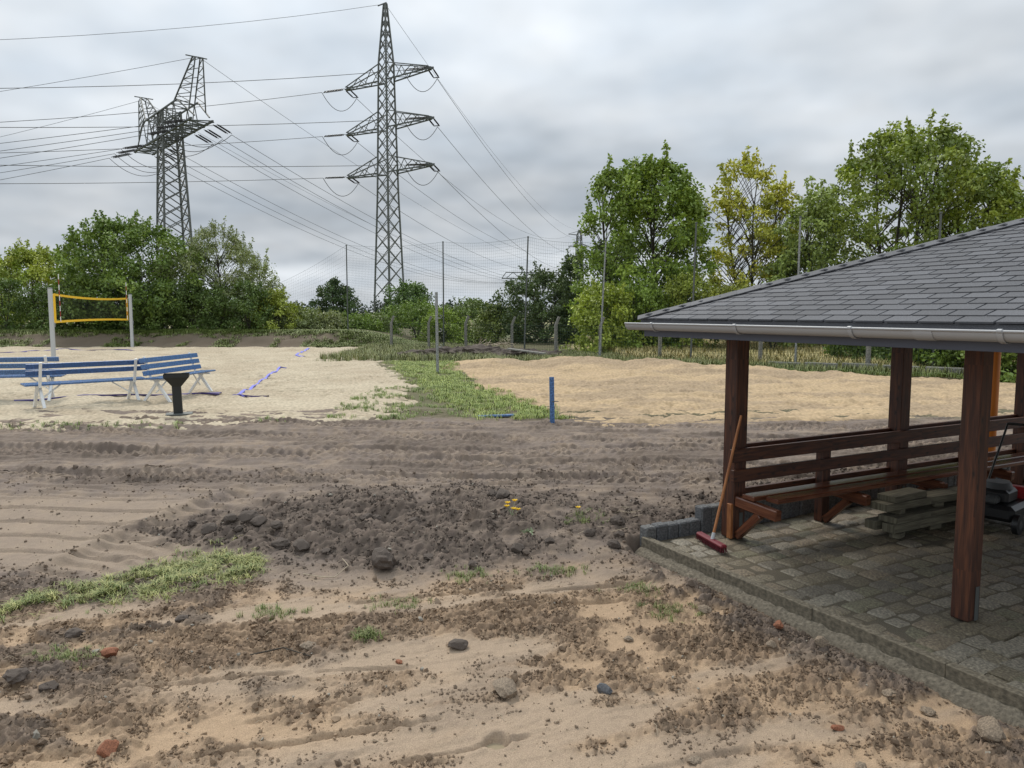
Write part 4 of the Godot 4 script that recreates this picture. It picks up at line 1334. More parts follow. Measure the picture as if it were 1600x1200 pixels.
func build_pylons():
	# near tower: three pairs of arms, the line turning here
	var c := Vector3(-13.45, 0, -85.0)
	var gy := ground_y(c.x, c.z)
	c.y = gy
	var yaw := atan2(-0.6, 0.8)
	var n := thing("lattice_pylon", "tall narrow lattice pylon with three pairs of arms behind the ball-stop net", "pylon", c, yaw, "power pylons")
	lattice(n, [[0.0, 1.25], [14.5 - gy, 0.80], [28.6 - gy, 0.56], [34.7 - gy, 0.11]], 25, 0.145, 0.066)
	var inv := n.transform.affine_inverse()
	var far := Vector3(27.35, 0, -317)
	var fy := [33.2, 28.3, 23.0]
	var lefts := [[Vector3(-41.55, 20.2, -64.4), Vector3(-47.55, 19.67, -73.4)], [Vector3(-41.74, 17.11, -64.4), Vector3(-47.72, 16.88, -73.4)], [Vector3(-41.93, 14.1, -64.4), Vector3(-47.89, 14.07, -73.4)]]
	var nm := ["top", "middle", "bottom"]
	for k in 3:
		var y: float = [26.7, 21.75, 17.05][k] - gy
		for s in [1.0, -1.0]:
			var w := 0.585 + 0.085 * k
			var L := 6.3
			var tip := Vector3(s * L, y + 0.25, 0)
			for z in [1.0, -1.0]:
				strut(n, "arm_chord", Vector3(s * w, y, z * w), tip + Vector3(0, -0.1, z * 0.25), 0.12, M.darksteel)
				strut(n, "arm_chord", Vector3(s * w, y + 1.75, z * w), tip + Vector3(0, 0.15, z * 0.2), 0.09, M.steel)
				for q in 5:
					var t0 := q / 5.0
					var t1 := (q + 1) / 5.0
					var a := Vector3(s * w, y, z * w).lerp(tip + Vector3(0, -0.1, z * 0.25), t0)
					var b := Vector3(s * w, y + 1.75, z * w).lerp(tip + Vector3(0, 0.15, z * 0.2), t1 if q < 4 else 0.97)
					if q % 2 == 1:
						a = Vector3(s * w, y, z * w).lerp(tip + Vector3(0, -0.1, z * 0.25), t1)
						b = Vector3(s * w, y + 1.75, z * w).lerp(tip + Vector3(0, 0.15, z * 0.2), t0)
					strut(n, "arm_brace", a, b, 0.06, M.steel)
			for q in 5:
				var t0 := q / 5.0
				var t1 := (q + 1) / 5.0
				strut(n, "arm_brace", Vector3(s * w, y, w).lerp(tip + Vector3(0, -0.1, 0.25), t0 if q % 2 else t1), Vector3(s * w, y, -w).lerp(tip + Vector3(0, -0.1, -0.25), t1 if q % 2 else t0), 0.06, M.darksteel)
			strut(n, "arm_tip", tip + Vector3(-0.5 * s, 0, 0.3), tip + Vector3(0.3 * s, 0, -0.3), 0.22, M.darksteel)
			var wt := n.transform * tip
			var fe := far + Vector3(s * 4.4 * 0.95, fy[k] - 0.3, -s * 1.2)
			var le: Vector3 = lefts[k][0 if s > 0.0 else 1]
			var path_f := hang(wt, fe, 7.0, 30)
			var path_l := to_left(wt, le)
			var ends := []
			for pth in [path_f, path_l]:
				var dirv: Vector3 = ((pth[1] as Vector3) - pth[0]).normalized()
				var e: Vector3 = wt + dirv * 2.9
				var side := dirv.cross(Vector3.UP).normalized() * 0.28
				insulator(n, inv * (wt + side + dirv * 0.35), inv * (e + side - dirv * 0.35))
				insulator(n, inv * (wt - side + dirv * 0.35), inv * (e - side - dirv * 0.35))
				strut(n, "yoke", inv * (e + side * 1.2 - dirv * 0.3), inv * (e - side * 1.2 - dirv * 0.3), 0.08, M.insul)
				ends.append(e)
			var jm := MB.new()
			jm.tube(hang(inv * ends[0], inv * ends[1], 1.7, 14), 0.034, 0.034, 5)
			put("jumper", jm.mesh(), M.wire, n)
			var sd := "near arm" if s > 0.0 else "far arm"
			power_line(hang(ends[0], fe, 6.6, 40), 0.027, "cable from the narrow pylon's %s %s to the distant three-armed pylon" % [nm[k], sd], "power line cables")
			path_l[0] = ends[1]
			power_line(path_l, 0.027, "cable leaving the narrow pylon's %s %s past the wide-headed pylon" % [nm[k], sd], "power line cables")
	var pk := Vector3(-13.45, 34.65, -85.0)
	power_line(hang(pk, far + Vector3(0, 35.2, 0), 5.5, 40), 0.020, "thin earth wire from the narrow pylon's peak to the distant pylon", "power line cables")
	power_line(to_left(pk, Vector3(-44.26, 25.56, -69)), 0.020, "thin earth wire from the narrow pylon's peak, highest cable over the hedge", "power line cables")
	strut(n, "peak_arm", Vector3(-0.9, 34.6 - gy, 0.2), Vector3(0.2, 34.75 - gy, 0), 0.1, M.steel)

	# wide-headed tower
	var wc := Vector3(-32.5, 0, -75.0)
	var wgy := ground_y(wc.x, wc.z)
	wc.y = wgy
	var w2 := thing("lattice_pylon", "wide-headed lattice pylon with two raised peaks behind the hedge trees", "pylon", wc, atan2(-0.77, 0.64), "power pylons")
	lattice(w2, [[0.0, 1.55], [19.0 - wgy, 0.85], [21.0 - wgy, 0.80]], 15, 0.17, 0.085)
	var yb := 18.6 - wgy
	var ytop := 20.9 - wgy
	var hz := 0.9
	for z in [hz, -hz]:
		strut(w2, "arm_chord", Vector3(-9.2, yb, z), Vector3(9.2, yb, z), 0.16, M.darksteel)
		strut(w2, "arm_chord", Vector3(-5.5, ytop, z), Vector3(5.5, ytop, z), 0.12, M.darksteel)
		for s in [1.0, -1.0]:
			strut(w2, "arm_chord", Vector3(5.5 * s, ytop, z), Vector3(9.2 * s, yb + 0.25, z * 0.7), 0.10, M.darksteel)
			# peaks
			strut(w2, "peak_leg", Vector3(4.6 * s, ytop, z), Vector3(8.3 * s, 24.0 - wgy, z * 0.35), 0.10, M.darksteel)
			strut(w2, "peak_leg", Vector3(8.0 * s, yb + 0.9, z * 0.8), Vector3(9.0 * s, 23.8 - wgy, z * 0.35), 0.09, M.darksteel)
			for q in 6:
				var t0 := q / 6.0
				var t1 := (q + 1) / 6.0
				var a := Vector3(4.6 * s, ytop, z).lerp(Vector3(8.3 * s, 24.0 - wgy, z * 0.35), t0)
				var b := Vector3(8.0 * s, yb + 0.9, z * 0.8).lerp(Vector3(9.0 * s, 23.8 - wgy, z * 0.35), t1)
				strut(w2, "peak_brace", a, b, 0.055, M.steel)
				var a2 := Vector3(4.6 * s, ytop, z).lerp(Vector3(8.3 * s, 24.0 - wgy, z * 0.35), t1)
				strut(w2, "peak_brace", a2, b, 0.05, M.steel)
		for q in 11:
			var x0 := -5.5 + q
			strut(w2, "arm_brace", Vector3(x0, yb if q % 2 else ytop, z), Vector3(x0 + 1.0, ytop if q % 2 else yb, z), 0.07, M.steel)
	for s in [1.0, -1.0]:
		strut(w2, "peak_bar", Vector3(8.3 * s, 24.0 - wgy, 0.35), Vector3(9.0 * s, 23.8 - wgy, -0.35), 0.08, M.darksteel)
		strut(w2, "peak_bar", Vector3(8.3 * s, 24.0 - wgy, -0.9), Vector3(8.3 * s, 24.0 - wgy, 0.9), 0.08, M.darksteel)
		for q in 5:
			var t := (q + 0.5) / 5.0
			var a := Vector3(4.6 * s, ytop, hz).lerp(Vector3(8.3 * s, 24.0 - wgy, hz * 0.35), t)
			strut(w2, "peak_brace", a, a * Vector3(1, 1, -1) + Vector3(0.4 * s, 0.3, 0), 0.05, M.steel)
	for q in 18:
		var x0 := -9.2 + q * 1.022
		strut(w2, "floor_brace", Vector3(x0, yb, hz if q % 2 else -hz), Vector3(x0 + 1.022, yb, -hz if q % 2 else hz), 0.09, M.darksteel)
		strut(w2, "floor_brace", Vector3(x0, yb, -hz), Vector3(x0, yb, hz), 0.08, M.darksteel)
	for q in 11:
		var x0 := -5.5 + q
		strut(w2, "roof_brace", Vector3(x0, ytop, hz if q % 2 else -hz), Vector3(x0 + 1.0, ytop, -hz if q % 2 else hz), 0.07, M.steel)
	var winv := w2.transform.affine_inverse()
	var f2 := Vector3(6.3, 0, -221.0)
	var wl := [Vector3(-45.46, 17.03, -70), Vector3(-46.47, 16.67, -71.5), Vector3(-47.49, 16.33, -73), Vector3(-50.79, 16.5, -78), Vector3(-52.13, 16.23, -80), Vector3(-53.48, 15.86, -82)]
	for k in 6:
		var x: float = [9.0, 6.6, 4.0, -4.0, -6.6, -9.0][k]
		var a: Vector3 = w2.transform * Vector3(x, yb - 0.1, -hz)
		var b: Vector3 = w2.transform * Vector3(x, yb - 0.1, hz)
		var fe := f2 + Vector3(x * 0.98, 10.6, 0)
		var pth := hang(a, fe, 4.5, 30)
		var lth := to_left(b, wl[k])
		var ends := []
		for q in [[a, pth], [b, lth]]:
			var dirv: Vector3 = ((q[1][1] as Vector3) - q[1][0]).normalized()
			var e: Vector3 = q[0] + dirv * 2.8
			var side := dirv.cross(Vector3.UP).normalized() * 0.2
			insulator(w2, winv * (q[0] + side + dirv * 0.4), winv * (e + side - dirv * 0.3))
			insulator(w2, winv * (q[0] - side + dirv * 0.4), winv * (e - side - dirv * 0.3))
			strut(w2, "yoke", winv * (q[0] + side), winv * (q[0] - side), 0.06, M.darksteel)
			ends.append(e)
		var jm := MB.new()
		jm.tube(hang(winv * ends[0], winv * ends[1], 1.5, 12), 0.028, 0.028, 5)
		put("jumper", jm.mesh(), M.wire, w2)
		pth[0] = ends[0]
		lth[0] = ends[1]
		var wh: String = ["outermost near", "middle near", "innermost near", "innermost far", "middle far", "outermost far"][k]
		power_line(hang(ends[0], fe, 4.3, 36), 0.024, "cable from the wide-headed pylon's %s hanger to the distant single-armed pylon" % wh, "power line cables")
		power_line(lth, 0.024, "cable leaving the wide-headed pylon's %s hanger over the hedge" % wh, "power line cables")
	for s in [1.0, -1.0]:
		var pa := w2.transform * Vector3(8.8 * s, 23.9 - wgy, 0)
		power_line(hang(pa, f2 + Vector3(8.0 * s, 13.6, 0), 3.0, 36), 0.018, "thin earth wire from the wide-headed pylon's %s peak to the distance" % ("near" if s > 0.0 else "far"), "power line cables")
		power_line(to_left(pa, Vector3(-44.53, 21.22, -69) if s > 0.0 else Vector3(-53.86, 20.45, -83)), 0.018, "thin earth wire from the wide-headed pylon's %s peak over the hedge" % ("near" if s > 0.0 else "far"), "power line cables")

	# distant towers
	var fg := ground_y(far.x, far.z)
	var f1 := thing("lattice_pylon", "distant three-armed lattice pylon rising beside the tall green tree", "pylon", Vector3(far.x, fg, far.z), 0.25, "power pylons")
	lattice(f1, [[0.0, 2.3], [22.0 - fg, 1.15], [33.0 - fg, 0.8], [35.3 - fg, 0.2]], 11, 0.28, 0.15)
	for k in 3:
		for s in [1.0, -1.0]:
			for z in [0.8, -0.8]:
				strut(f1, "arm_chord", Vector3(0.8 * s, fy[k] - fg, z), Vector3(4.6 * s, fy[k] - fg + 0.2, 0), 0.2, M.darksteel)
				strut(f1, "arm_chord", Vector3(0.8 * s, fy[k] + 1.4 - fg, z), Vector3(4.6 * s, fy[k] - fg + 0.3, 0), 0.16, M.darksteel)
	var f2g := ground_y(f2.x, f2.z)
	var fo := thing("lattice_pylon", "distant low pylon with one wide arm above the dark bushy oak", "pylon", Vector3(f2.x, f2g, f2.z), 0.0, "power pylons")
	lattice(fo, [[0.0, 1.6], [11.6 - f2g, 0.9], [13.3 - f2g, 0.9]], 8, 0.24, 0.13)
	for z in [0.8, -0.8]:
		strut(fo, "arm_chord", Vector3(-9.2, 11.6 - f2g, z), Vector3(9.2, 11.6 - f2g, z), 0.2, M.darksteel)
		strut(fo, "arm_chord", Vector3(-8.0, 13.3 - f2g, z), Vector3(8.0, 13.3 - f2g, z), 0.16, M.darksteel)
		for s in [1.0, -1.0]: strut(fo, "arm_chord", Vector3(8.0 * s, 13.3 - f2g, z), Vector3(9.2 * s, 11.6 - f2g, z), 0.14, M.darksteel)
		for q in 8: strut(fo, "arm_brace", Vector3(-8.0 + q * 2, (13.3 if q % 2 else 11.6) - f2g, z), Vector3(-6.0 + q * 2, (11.6 if q % 2 else 13.3) - f2g, z), 0.11, M.darksteel)

# ---------------------------------------------------------------- vegetation
func unit() -> Vector3:
	var z := rf(-1, 1)
	var a := rf(0, TAU)
	var s := sqrt(1.0 - z * z)
	return Vector3(s * cos(a), z, s * sin(a))

func tree(called: String, label: String, group: String, x: float, D: float, top: float, R: float, o: Dictionary) -> Node3D:
	rng.seed = hash(label) % 100000 + int(x * 10.0)
	var base := on_ground(x, -D)
	var H := top - base.y
	var t := thing(called, label, o.get("cat", "tree"), base, 0.0, group)
	var wood := MB.new()
	var lv := MB.new()
	var cb: float = o.get("cb", 0.15)
	var bush0: bool = o.get("bush", false)
	var K2: int = int(o.get("k", 160) * (1.0 if bush0 else 1.15))
	var n: int = int(o.get("n", 9000) * (1.0 if bush0 else 1.35))
	var ls: float = o.get("ls", 0.13) * (1.15 if bush0 else 1.28)
	var col: Color = o.get("col", Color(0.07, 0.10, 0.025))
	var col2: Color = o.get("col2", col * 1.35) * Color(1.16, 1.06, 0.9)
	col = col * Color(1.16, 1.06, 0.9)
	var cr: float = o.get("cr", 0.42) * (1.0 if bush0 else 1.1)
	var bush: bool = o.get("bush", false)
	var flat: float = o.get("flat", 1.0)
	var stems: int = o.get("stems", 1)
	var tops := []
	var tr: float = o.get("tr", 0.012 * H + 0.02)
	for s in stems:
		var a := TAU * s / stems + rf(-0.5, 0.5)
		var sp: float = (0.0 if stems == 1 else R * 0.35)
		var pts := []
		for k in 7:
			var f := k / 6.0
			pts.append(Vector3(cos(a) * sp * f + sin(f * 5.0 + s) * 0.02 * H, f * H * o.get("th", 0.86) - (0.15 if k == 0 else 0.0), sin(a) * sp * f * flat + cos(f * 4.0 + s) * 0.02 * H))
		wood.tube(pts, tr, tr * 0.18, 7)
		tops.append(pts)
	for k in K2:
		var g := rng.randf()
		if o.get("topheavy", false): g = sqrt(g)
		var f := cb + (1.0 - cb) * g
		var pr := sqrt(maxf(0.0, 1.0 - g * g)) * 0.95 + 0.05 if bush else pow(g + 0.04, 0.42) * pow(1.03 - g, 0.58) * 1.92
		var a := rf(0, TAU)
		var un := 1.0 + 0.48 * n_low.get_noise_2d(cos(a) * 2.2 + x * 3.0, sin(a) * 2.2 + f * H * 0.9) * 1.6
		var rr := R * pr * un * (0.30 + 0.70 * sqrt(rng.randf()))
		var ctr := Vector3(cos(a) * rr, f * H - cr * 0.4, sin(a) * rr * flat)
		var stem: Array = tops[rng.randi_range(0, stems - 1)]
		if k % o.get("limb", 3) == 0:
			var sf: float = clampf(f * 0.80 - rr / H * 0.45, 0.06, 0.96) / o.get("th", 0.86)
			var q := clampf(sf, 0.0, 0.99) * 6.0
			var st: Vector3 = (stem[int(q)] as Vector3).lerp(stem[mini(int(q) + 1, 6)], q - floor(q))
			var md := st.lerp(ctr, 0.5) + Vector3(0, 0.12 * rr, 0)
			wood.tube([st, md, ctr, ctr + (ctr - md) * 0.25 + Vector3(0, 0.1, 0)], tr * 0.32 * (1.1 - g * 0.6), 0.008, 5)
		var tint := rf(0.78, 1.22)
		var cc := col.lerp(col2, rng.randf())
		var c3 := cr * rf(0.65, 1.3)
		var up_e := rf(0.55, 1.0)
		for q in int(n / K2):
			var u := unit() * pow(rng.randf(), 0.45) * c3
			u.y *= up_e
			var d := (unit() + Vector3(cos(a) * 0.4, -0.35, sin(a) * 0.4)).normalized() * ls * rf(0.65, 1.3)
			var sd: Vector3 = d.cross(unit()).normalized() * ls * o.get("lw", 0.30) * rf(0.8, 1.2)
			var lt := tint * rf(0.82, 1.18) * 2.25
			lv.leaf(ctr + u, d, sd, Color(cc.r * lt, cc.g * lt, cc.b * lt))
	# upright shoots that break the outline
	for k in o.get("shoots", 14):
		var g := 1.0 - pow(rng.randf(), 1.6) * 0.55
		var a := rf(0, TAU)
		var pr := sqrt(maxf(0.0, 1.0 - g * g)) * 0.9 + 0.05 if bush else pow(g + 0.04, 0.42) * pow(1.03 - g, 0.58) * 1.92
		var f := cb + (1.0 - cb) * g
		var st := Vector3(cos(a) * R * pr * 0.9, f * H - 0.5, sin(a) * R * pr * 0.9 * flat)
		var en := st + Vector3(cos(a) * 0.25 + rf(-0.2, 0.2), rf(0.7, 1.25) * o.get("shl", 1.0), sin(a) * 0.25)
		wood.tube([st, en], 0.014, 0.004, 4)
		var cc := col.lerp(col2, rng.randf())
		for q in int(o.get("shn", 46)):
			var f2 := pow(rng.randf(), 0.8)
			var p := st.lerp(en, f2) + unit() * 0.20 * (1.15 - f2) * rf(0.3, 1.0)
			var d := (unit() + Vector3(0, -0.2, 0)).normalized() * ls * rf(0.7, 1.25)
			var lt := rf(0.8, 1.2) * 2.25
			lv.leaf(p, d, d.cross(unit()).normalized() * ls * 0.3, Color(cc.r * lt, cc.g * lt, cc.b * lt))
	# bare twigs
	for k in o.get("twigs", 0):
		var a := rf(0, TAU)
		var f := rf(0.72, 1.0)
		var st := Vector3(0, f * H * 0.85, 0)
		var en := st + Vector3(cos(a) * rf(0.4, 0.9), rf(0.9, 1.6), sin(a) * 0.7)
		wood.tube([st, st.lerp(en, 0.5) + Vector3(0, -0.1, 0), en], 0.022, 0.006, 4)
		wood.tube([st.lerp(en, 0.5), st.lerp(en, 0.5) + Vector3(rf(-0.4, 0.4), 0.6, rf(-0.3, 0.3))], 0.012, 0.005, 4)
	put("trunk" if not bush else "stems", wood.mesh(), o.get("bark", M.bark), t)
	put("crown" if not bush else "foliage", lv.mesh(), M.leaf, t)
	return t

func px(p: float, D: float) -> float:
	return (p - 800.0) / 1202.0 * D

func build_trees():
	var dk := Color(0.035, 0.062, 0.018)
	var md := Color(0.062, 0.098, 0.022)
	var yl := Color(0.13, 0.165, 0.03)
	var gs := "trees behind the hedge"
	tree("maple_tree", "dense dark green maple with upright shoots behind the hedge, in front of the wide pylon", gs, -22.3, 44.5, 7.35, 3.7, {"k": 300, "n": 21000, "cb": 0.02, "ls": 0.15, "col": Color(0.045, 0.078, 0.018), "col2": Color(0.085, 0.13, 0.028), "shoots": 34, "cr": 0.48})
	tree("willow_tree", "grey-green willow with fine leaves at the foot of the wide pylon", gs, -17.2, 45.5, 7.0, 2.6, {"k": 240, "n": 19000, "cb": 0.02, "ls": 0.12, "lw": 0.16, "col": Color(0.075, 0.10, 0.045), "col2": Color(0.11, 0.135, 0.065), "shoots": 30, "cr": 0.42, "shn": 26})
	tree("maple_tree", "yellow-green bushy tree rising over the hedge beside the dark maple", gs, -31.0, 50.0, 6.2, 2.6, {"k": 150, "n": 10000, "cb": 0.05, "ls": 0.15, "col": Color(0.10, 0.14, 0.025), "col2": Color(0.17, 0.20, 0.04), "shoots": 22})
	tree("maple_tree", "small green tree beyond the hedge's outer end", gs, -35.2, 51.0, 5.6, 1.9, {"k": 100, "n": 6000, "cb": 0.05, "ls": 0.14, "col": md, "shoots": 12})
	tree("young_tree", "slender pale green tree at the hedge's end by the sloping net", gs, -14.6, 45.0, 5.2, 1.1, {"k": 80, "n": 4200, "cb": 0.05, "ls": 0.11, "lw": 0.2, "col": Color(0.09, 0.115, 0.05), "shoots": 12, "cr": 0.34})
	# hedge, shrub by shrub
	var hx := -31.5
	var hk := 0
	while hx < -13.6:
		var wv := 2.1
		tree("hedge_shrub", "dense dark green shrub of the clipped hedge on the bank", "hedge shrubs", hx, 43.0 + 0.4 * sin(hx * 3.0), 3.85 + 0.25 * sin(hx * 1.7), 1.5, {"cat": "shrub", "bush": true, "k": 90, "n": 5200, "cb": 0.0, "ls": 0.11, "col": dk, "col2": Color(0.055, 0.088, 0.022), "shoots": 4, "cr": 0.38, "stems": 3, "limb": 6, "tr": 0.04, "shl": 0.5})
		hx += wv * 0.8
		hk += 1
	# shrubs in the middle
	var g2 := "shrubs beyond the courts"
	var mid := [
		["yellow-green shrub at the hedge's end beside the sloping net", 432, 44.0, 455, 1.5, yl * 0.8],
		["silvery loose shrub under the sloping net", 468, 45.0, 478, 1.6, Color(0.09, 0.115, 0.06)],
		["silvery shrub before the round dark tree", 505, 46.0, 487, 1.5, Color(0.10, 0.12, 0.065)],
		["low green shrub at the tall pole by the round tree", 560, 47.0, 492, 1.5, md],
		["mid green shrub at the foot of the narrow pylon", 592, 48.0, 490, 1.4, Color(0.075, 0.105, 0.04)],
		["leafy green shrub right of the narrow pylon's foot, below the tree", 650, 47.0, 470, 2.2, md],
		["bright green shrub behind the silver post", 690, 45.0, 482, 1.8, Color(0.085, 0.125, 0.025)],
		["tall dark shrub between the cranked fence posts", 735, 47.0, 466, 2.1, Color(0.06, 0.088, 0.03)],
		["olive shrub beside the dark bushy oak", 775, 45.0, 478, 1.7, Color(0.075, 0.10, 0.03)]]
	for q in mid:
		var Dd: float = q[2]
		var el: float = (487.0 - q[3]) / 1202.0
		tree("shrub", q[0], g2, px(q[1], Dd), Dd, 2.15 + el * Dd, q[4], {"cat": "shrub", "bush": true, "k": 80, "n": 5200, "cb": 0.0, "ls": 0.12, "col": q[5], "shoots": 10, "stems": 3, "limb": 6, "tr": 0.04, "cr": 0.42, "shl": 0.7})
	tree("round_tree", "round dark green tree standing alone beyond the net", "", px(522, 76), 76.0, 5.35, 2.35, {"k": 150, "n": 9000, "cb": 0.12, "ls": 0.2, "col": Color(0.022, 0.042, 0.016), "col2": Color(0.035, 0.058, 0.02), "shoots": 2, "bush": true, "cr": 0.5})
	tree("green_tree", "bushy green tree half hidden behind the narrow pylon's foot", "", px(640, 66), 66.0, 4.6, 2.1, {"k": 120, "n": 7000, "cb": 0.0, "ls": 0.17, "col": dk * 1.15, "shoots": 5, "cr": 0.5})
	tree("oak_tree", "dark bushy oak with an uneven crown behind the wire fence", "", px(852, 45), 45.0, 4.5, 2.5, {"k": 200, "n": 11000, "cb": 0.0, "ls": 0.13, "col": Color(0.028, 0.045, 0.018), "col2": Color(0.045, 0.07, 0.024), "shoots": 9, "cr": 0.36, "stems": 2})
	tree("oak_tree", "narrow dark tree top standing out of the bushy oak", "", px(893, 44), 44.0, 5.3, 0.95, {"k": 60, "n": 3600, "cb": 0.0, "ls": 0.13, "col": Color(0.028, 0.045, 0.018), "col2": Color(0.045, 0.07, 0.024), "shoots": 5, "cr": 0.34})
	# tall trees on the far side of the sand field
	var g3 := "tall trees behind the sand field"
	tree("maple_tree", "tall bright green maple with a full crown, its foot behind the wire fence", g3, px(1018, 37), 37.0, 9.2, 2.7, {"k": 300, "n": 22000, "cb": 0.0, "ls": 0.15, "col": Color(0.06, 0.10, 0.018), "col2": Color(0.11, 0.16, 0.028), "shoots": 18, "cr": 0.46})
	tree("maple_tree", "slim loose-leaved green tree left of the tall maple, sky showing through", g3, px(945, 36), 36.0, 8.7, 1.15, {"k": 90, "n": 4300, "cb": 0.05, "ls": 0.14, "col": Color(0.075, 0.115, 0.025), "shoots": 12, "cr": 0.36, "limb": 2})
	tree("maple_tree", "low bright yellow-green bushy tree at the foot of the tall maple", g3, px(940, 33), 33.0, 3.3, 1.6, {"k": 100, "n": 7500, "cb": 0.0, "ls": 0.13, "col": Color(0.11, 0.15, 0.025), "col2": Color(0.15, 0.19, 0.035), "shoots": 6, "cr": 0.4, "bush": true})
	tree("maple_tree", "sparse yellowing tree with open branches beside the tall maple", g3, px(1158, 38), 38.0, 9.5, 2.1, {"k": 130, "n": 5200, "cb": 0.10, "ls": 0.15, "col": Color(0.15, 0.175, 0.028), "col2": Color(0.22, 0.225, 0.04), "shoots": 12, "cr": 0.36, "limb": 1, "bark": M.palebark, "stems": 2, "tr": 0.11})
	tree("maple_tree", "thin half-bare tree with dead twigs on top", g3, px(1212, 38), 38.0, 8.6, 1.0, {"k": 55, "n": 2200, "cb": 0.10, "ls": 0.14, "col": Color(0.18, 0.19, 0.035), "shoots": 2, "cr": 0.34, "limb": 1, "bark": M.palebark, "twigs": 9, "tr": 0.09})
	tree("maple_tree", "loose pale green tree between the dead-topped tree and the widest crown", g3, px(1262, 35), 35.0, 7.6, 1.5, {"k": 110, "n": 5200, "cb": 0.02, "ls": 0.14, "col": Color(0.095, 0.13, 0.04), "shoots": 14, "cr": 0.38, "limb": 2})
	tree("maple_tree", "largest tree, wide spreading green crown above the pavilion roof", g3, px(1405, 36), 36.0, 10.5, 4.4, {"k": 340, "n": 24000, "cb": 0.10, "ls": 0.15, "col": Color(0.062, 0.095, 0.02), "col2": Color(0.115, 0.15, 0.03), "shoots": 34, "cr": 0.50, "stems": 4, "tr": 0.14})
	tree("maple_tree", "spreading limb-heavy tree filling the widest crown's outer side", g3, px(1520, 35), 35.0, 8.7, 2.5, {"k": 170, "n": 11000, "cb": 0.08, "ls": 0.15, "col": Color(0.085, 0.12, 0.022), "col2": Color(0.13, 0.165, 0.03), "shoots": 18, "cr": 0.46, "stems": 2})
	tree("maple_tree", "green tree whose top shows at the roof's upper end", g3, px(1640, 36), 36.0, 6.6, 2.4, {"k": 130, "n": 8000, "cb": 0.05, "ls": 0.15, "col": md, "shoots": 10, "cr": 0.46})
	# undergrowth along the fence behind the sand
	var low := [
		["leafy undergrowth at the tall maple's foot by the fence", 1000, 34.0, 3.4, 2.0, Color(0.075, 0.115, 0.022)],
		["yellow-green undergrowth between the tall maple and the yellowing tree", 1075, 34.0, 3.9, 1.9, Color(0.11, 0.14, 0.03)],
		["olive undergrowth below the yellowing tree", 1140, 33.0, 3.3, 1.7, Color(0.12, 0.14, 0.03)],
		["thin undergrowth below the dead-topped tree", 1205, 32.0, 2.6, 1.4, Color(0.10, 0.13, 0.03)],
		["dark green bush between the two back posts of the pavilion", 1345, 26.5, 2.0, 1.1, Color(0.05, 0.08, 0.02)],
		["dense green bush behind the pavilion's middle post", 1425, 24.6, 2.7, 1.3, Color(0.045, 0.072, 0.02)],
		["dense green bush between middle post and front post", 1478, 23.4, 2.7, 1.3, Color(0.065, 0.10, 0.022)],
		["dense green bush behind the orange pipe", 1545, 22.0, 2.7, 1.4, Color(0.06, 0.095, 0.022)],
		["dense green bush at the last back post", 1612, 20.8, 2.6, 1.4, Color(0.06, 0.095, 0.022)]]
	for q in low:
		tree("bush", q[0], "bushes behind the sand field", px(q[1], q[2]), q[2], q[3], q[4], {"cat": "bush", "bush": true, "k": 80, "n": 5600, "cb": 0.38 if q[0].begins_with("olive") or q[0].begins_with("thin") else 0.0, "ls": 0.115, "col": q[5], "shoots": 8, "stems": 3, "limb": 6, "tr": 0.03, "cr": 0.38, "shl": 0.6})

func build_far_wood():
	rng.seed = 303
	var m := MB.new()
	for k in 700:
		var x := rf(-420.0, 420.0)
		var D := rf(360.0, 470.0)
		var gy := ground_y(x, -D)
		var h := rf(9.0, 14.5) + 2.0 * n_low.get_noise_2d(x * 0.06, 1.0)
		var r := rf(2.8, 4.6)
		var t := rf(0.8, 1.2)
		for q in 85:
			var u := unit() * pow(rng.randf(), 0.4)
			var p := Vector3(x + u.x * r, gy + h * 0.56 + u.y * h * 0.46, -D + u.z * r)
			var d := unit() * rf(0.8, 1.7)
			var lt := t * rf(0.8, 1.2)
			m.leaf(p, d, d.cross(unit()).normalized() * 0.55, Color(0.030 * lt, 0.050 * lt, 0.026 * lt))
	var o := put("forest", m.mesh(), M.farwood)
	tag(o, "distant dark forest band along the horizon", "forest", "", "stuff")

func tuft(blades: int, sd: int, lean: float) -> ArrayMesh:
	var r := RandomNumberGenerator.new()
	r.seed = sd
	var b := MB.new()
	for k in blades:
		var a := r.randf_range(0, TAU)
		var at := Vector3(r.randf_range(-0.35, 0.35), -0.08, r.randf_range(-0.35, 0.35))
		var o := Vector3(cos(a), 0, sin(a))
		var s := Vector3(-sin(a), 0, cos(a)) * 0.035
		var l := r.randf_range(0.2, 1.0) * lean
		var m := at + Vector3(0, r.randf_range(0.45, 0.65), 0) + o * l * 0.35
		var e := at + Vector3(0, r.randf_range(0.75, 1.15) * (1.0 - 0.35 * l), 0) + o * l
		var g := r.randf_range(0.75, 1.25)
		var c := Color(g, g, g)
		b.quad(at - s, at + s, m + s * 0.8, m - s * 0.8, Vector3(-o.x * 0.6, 0.8, -o.z * 0.6), c)
		b.tri(m - s * 0.8, m + s * 0.8, e, Vector3(-o.x * 0.3, 0.95, -o.z * 0.3), c)
	return b.mesh()

func scatter(called: String, label: String, m: Mesh, material: Material, xf: Array, cols: Array):
	var mm := MultiMesh.new()
	mm.transform_format = MultiMesh.TRANSFORM_3D
	mm.use_colors = true
	mm.mesh = m
	mm.instance_count = xf.size()
	for k in xf.size():
		mm.set_instance_transform(k, xf[k])
		mm.set_instance_color(k, cols[k])
	var o := MultiMeshInstance3D.new()
	o.name = numbered(called)
	o.multimesh = mm
	o.material_override = material
	add_child(o)
	tag(o, label, called.replace("_", " "), "", "stuff")

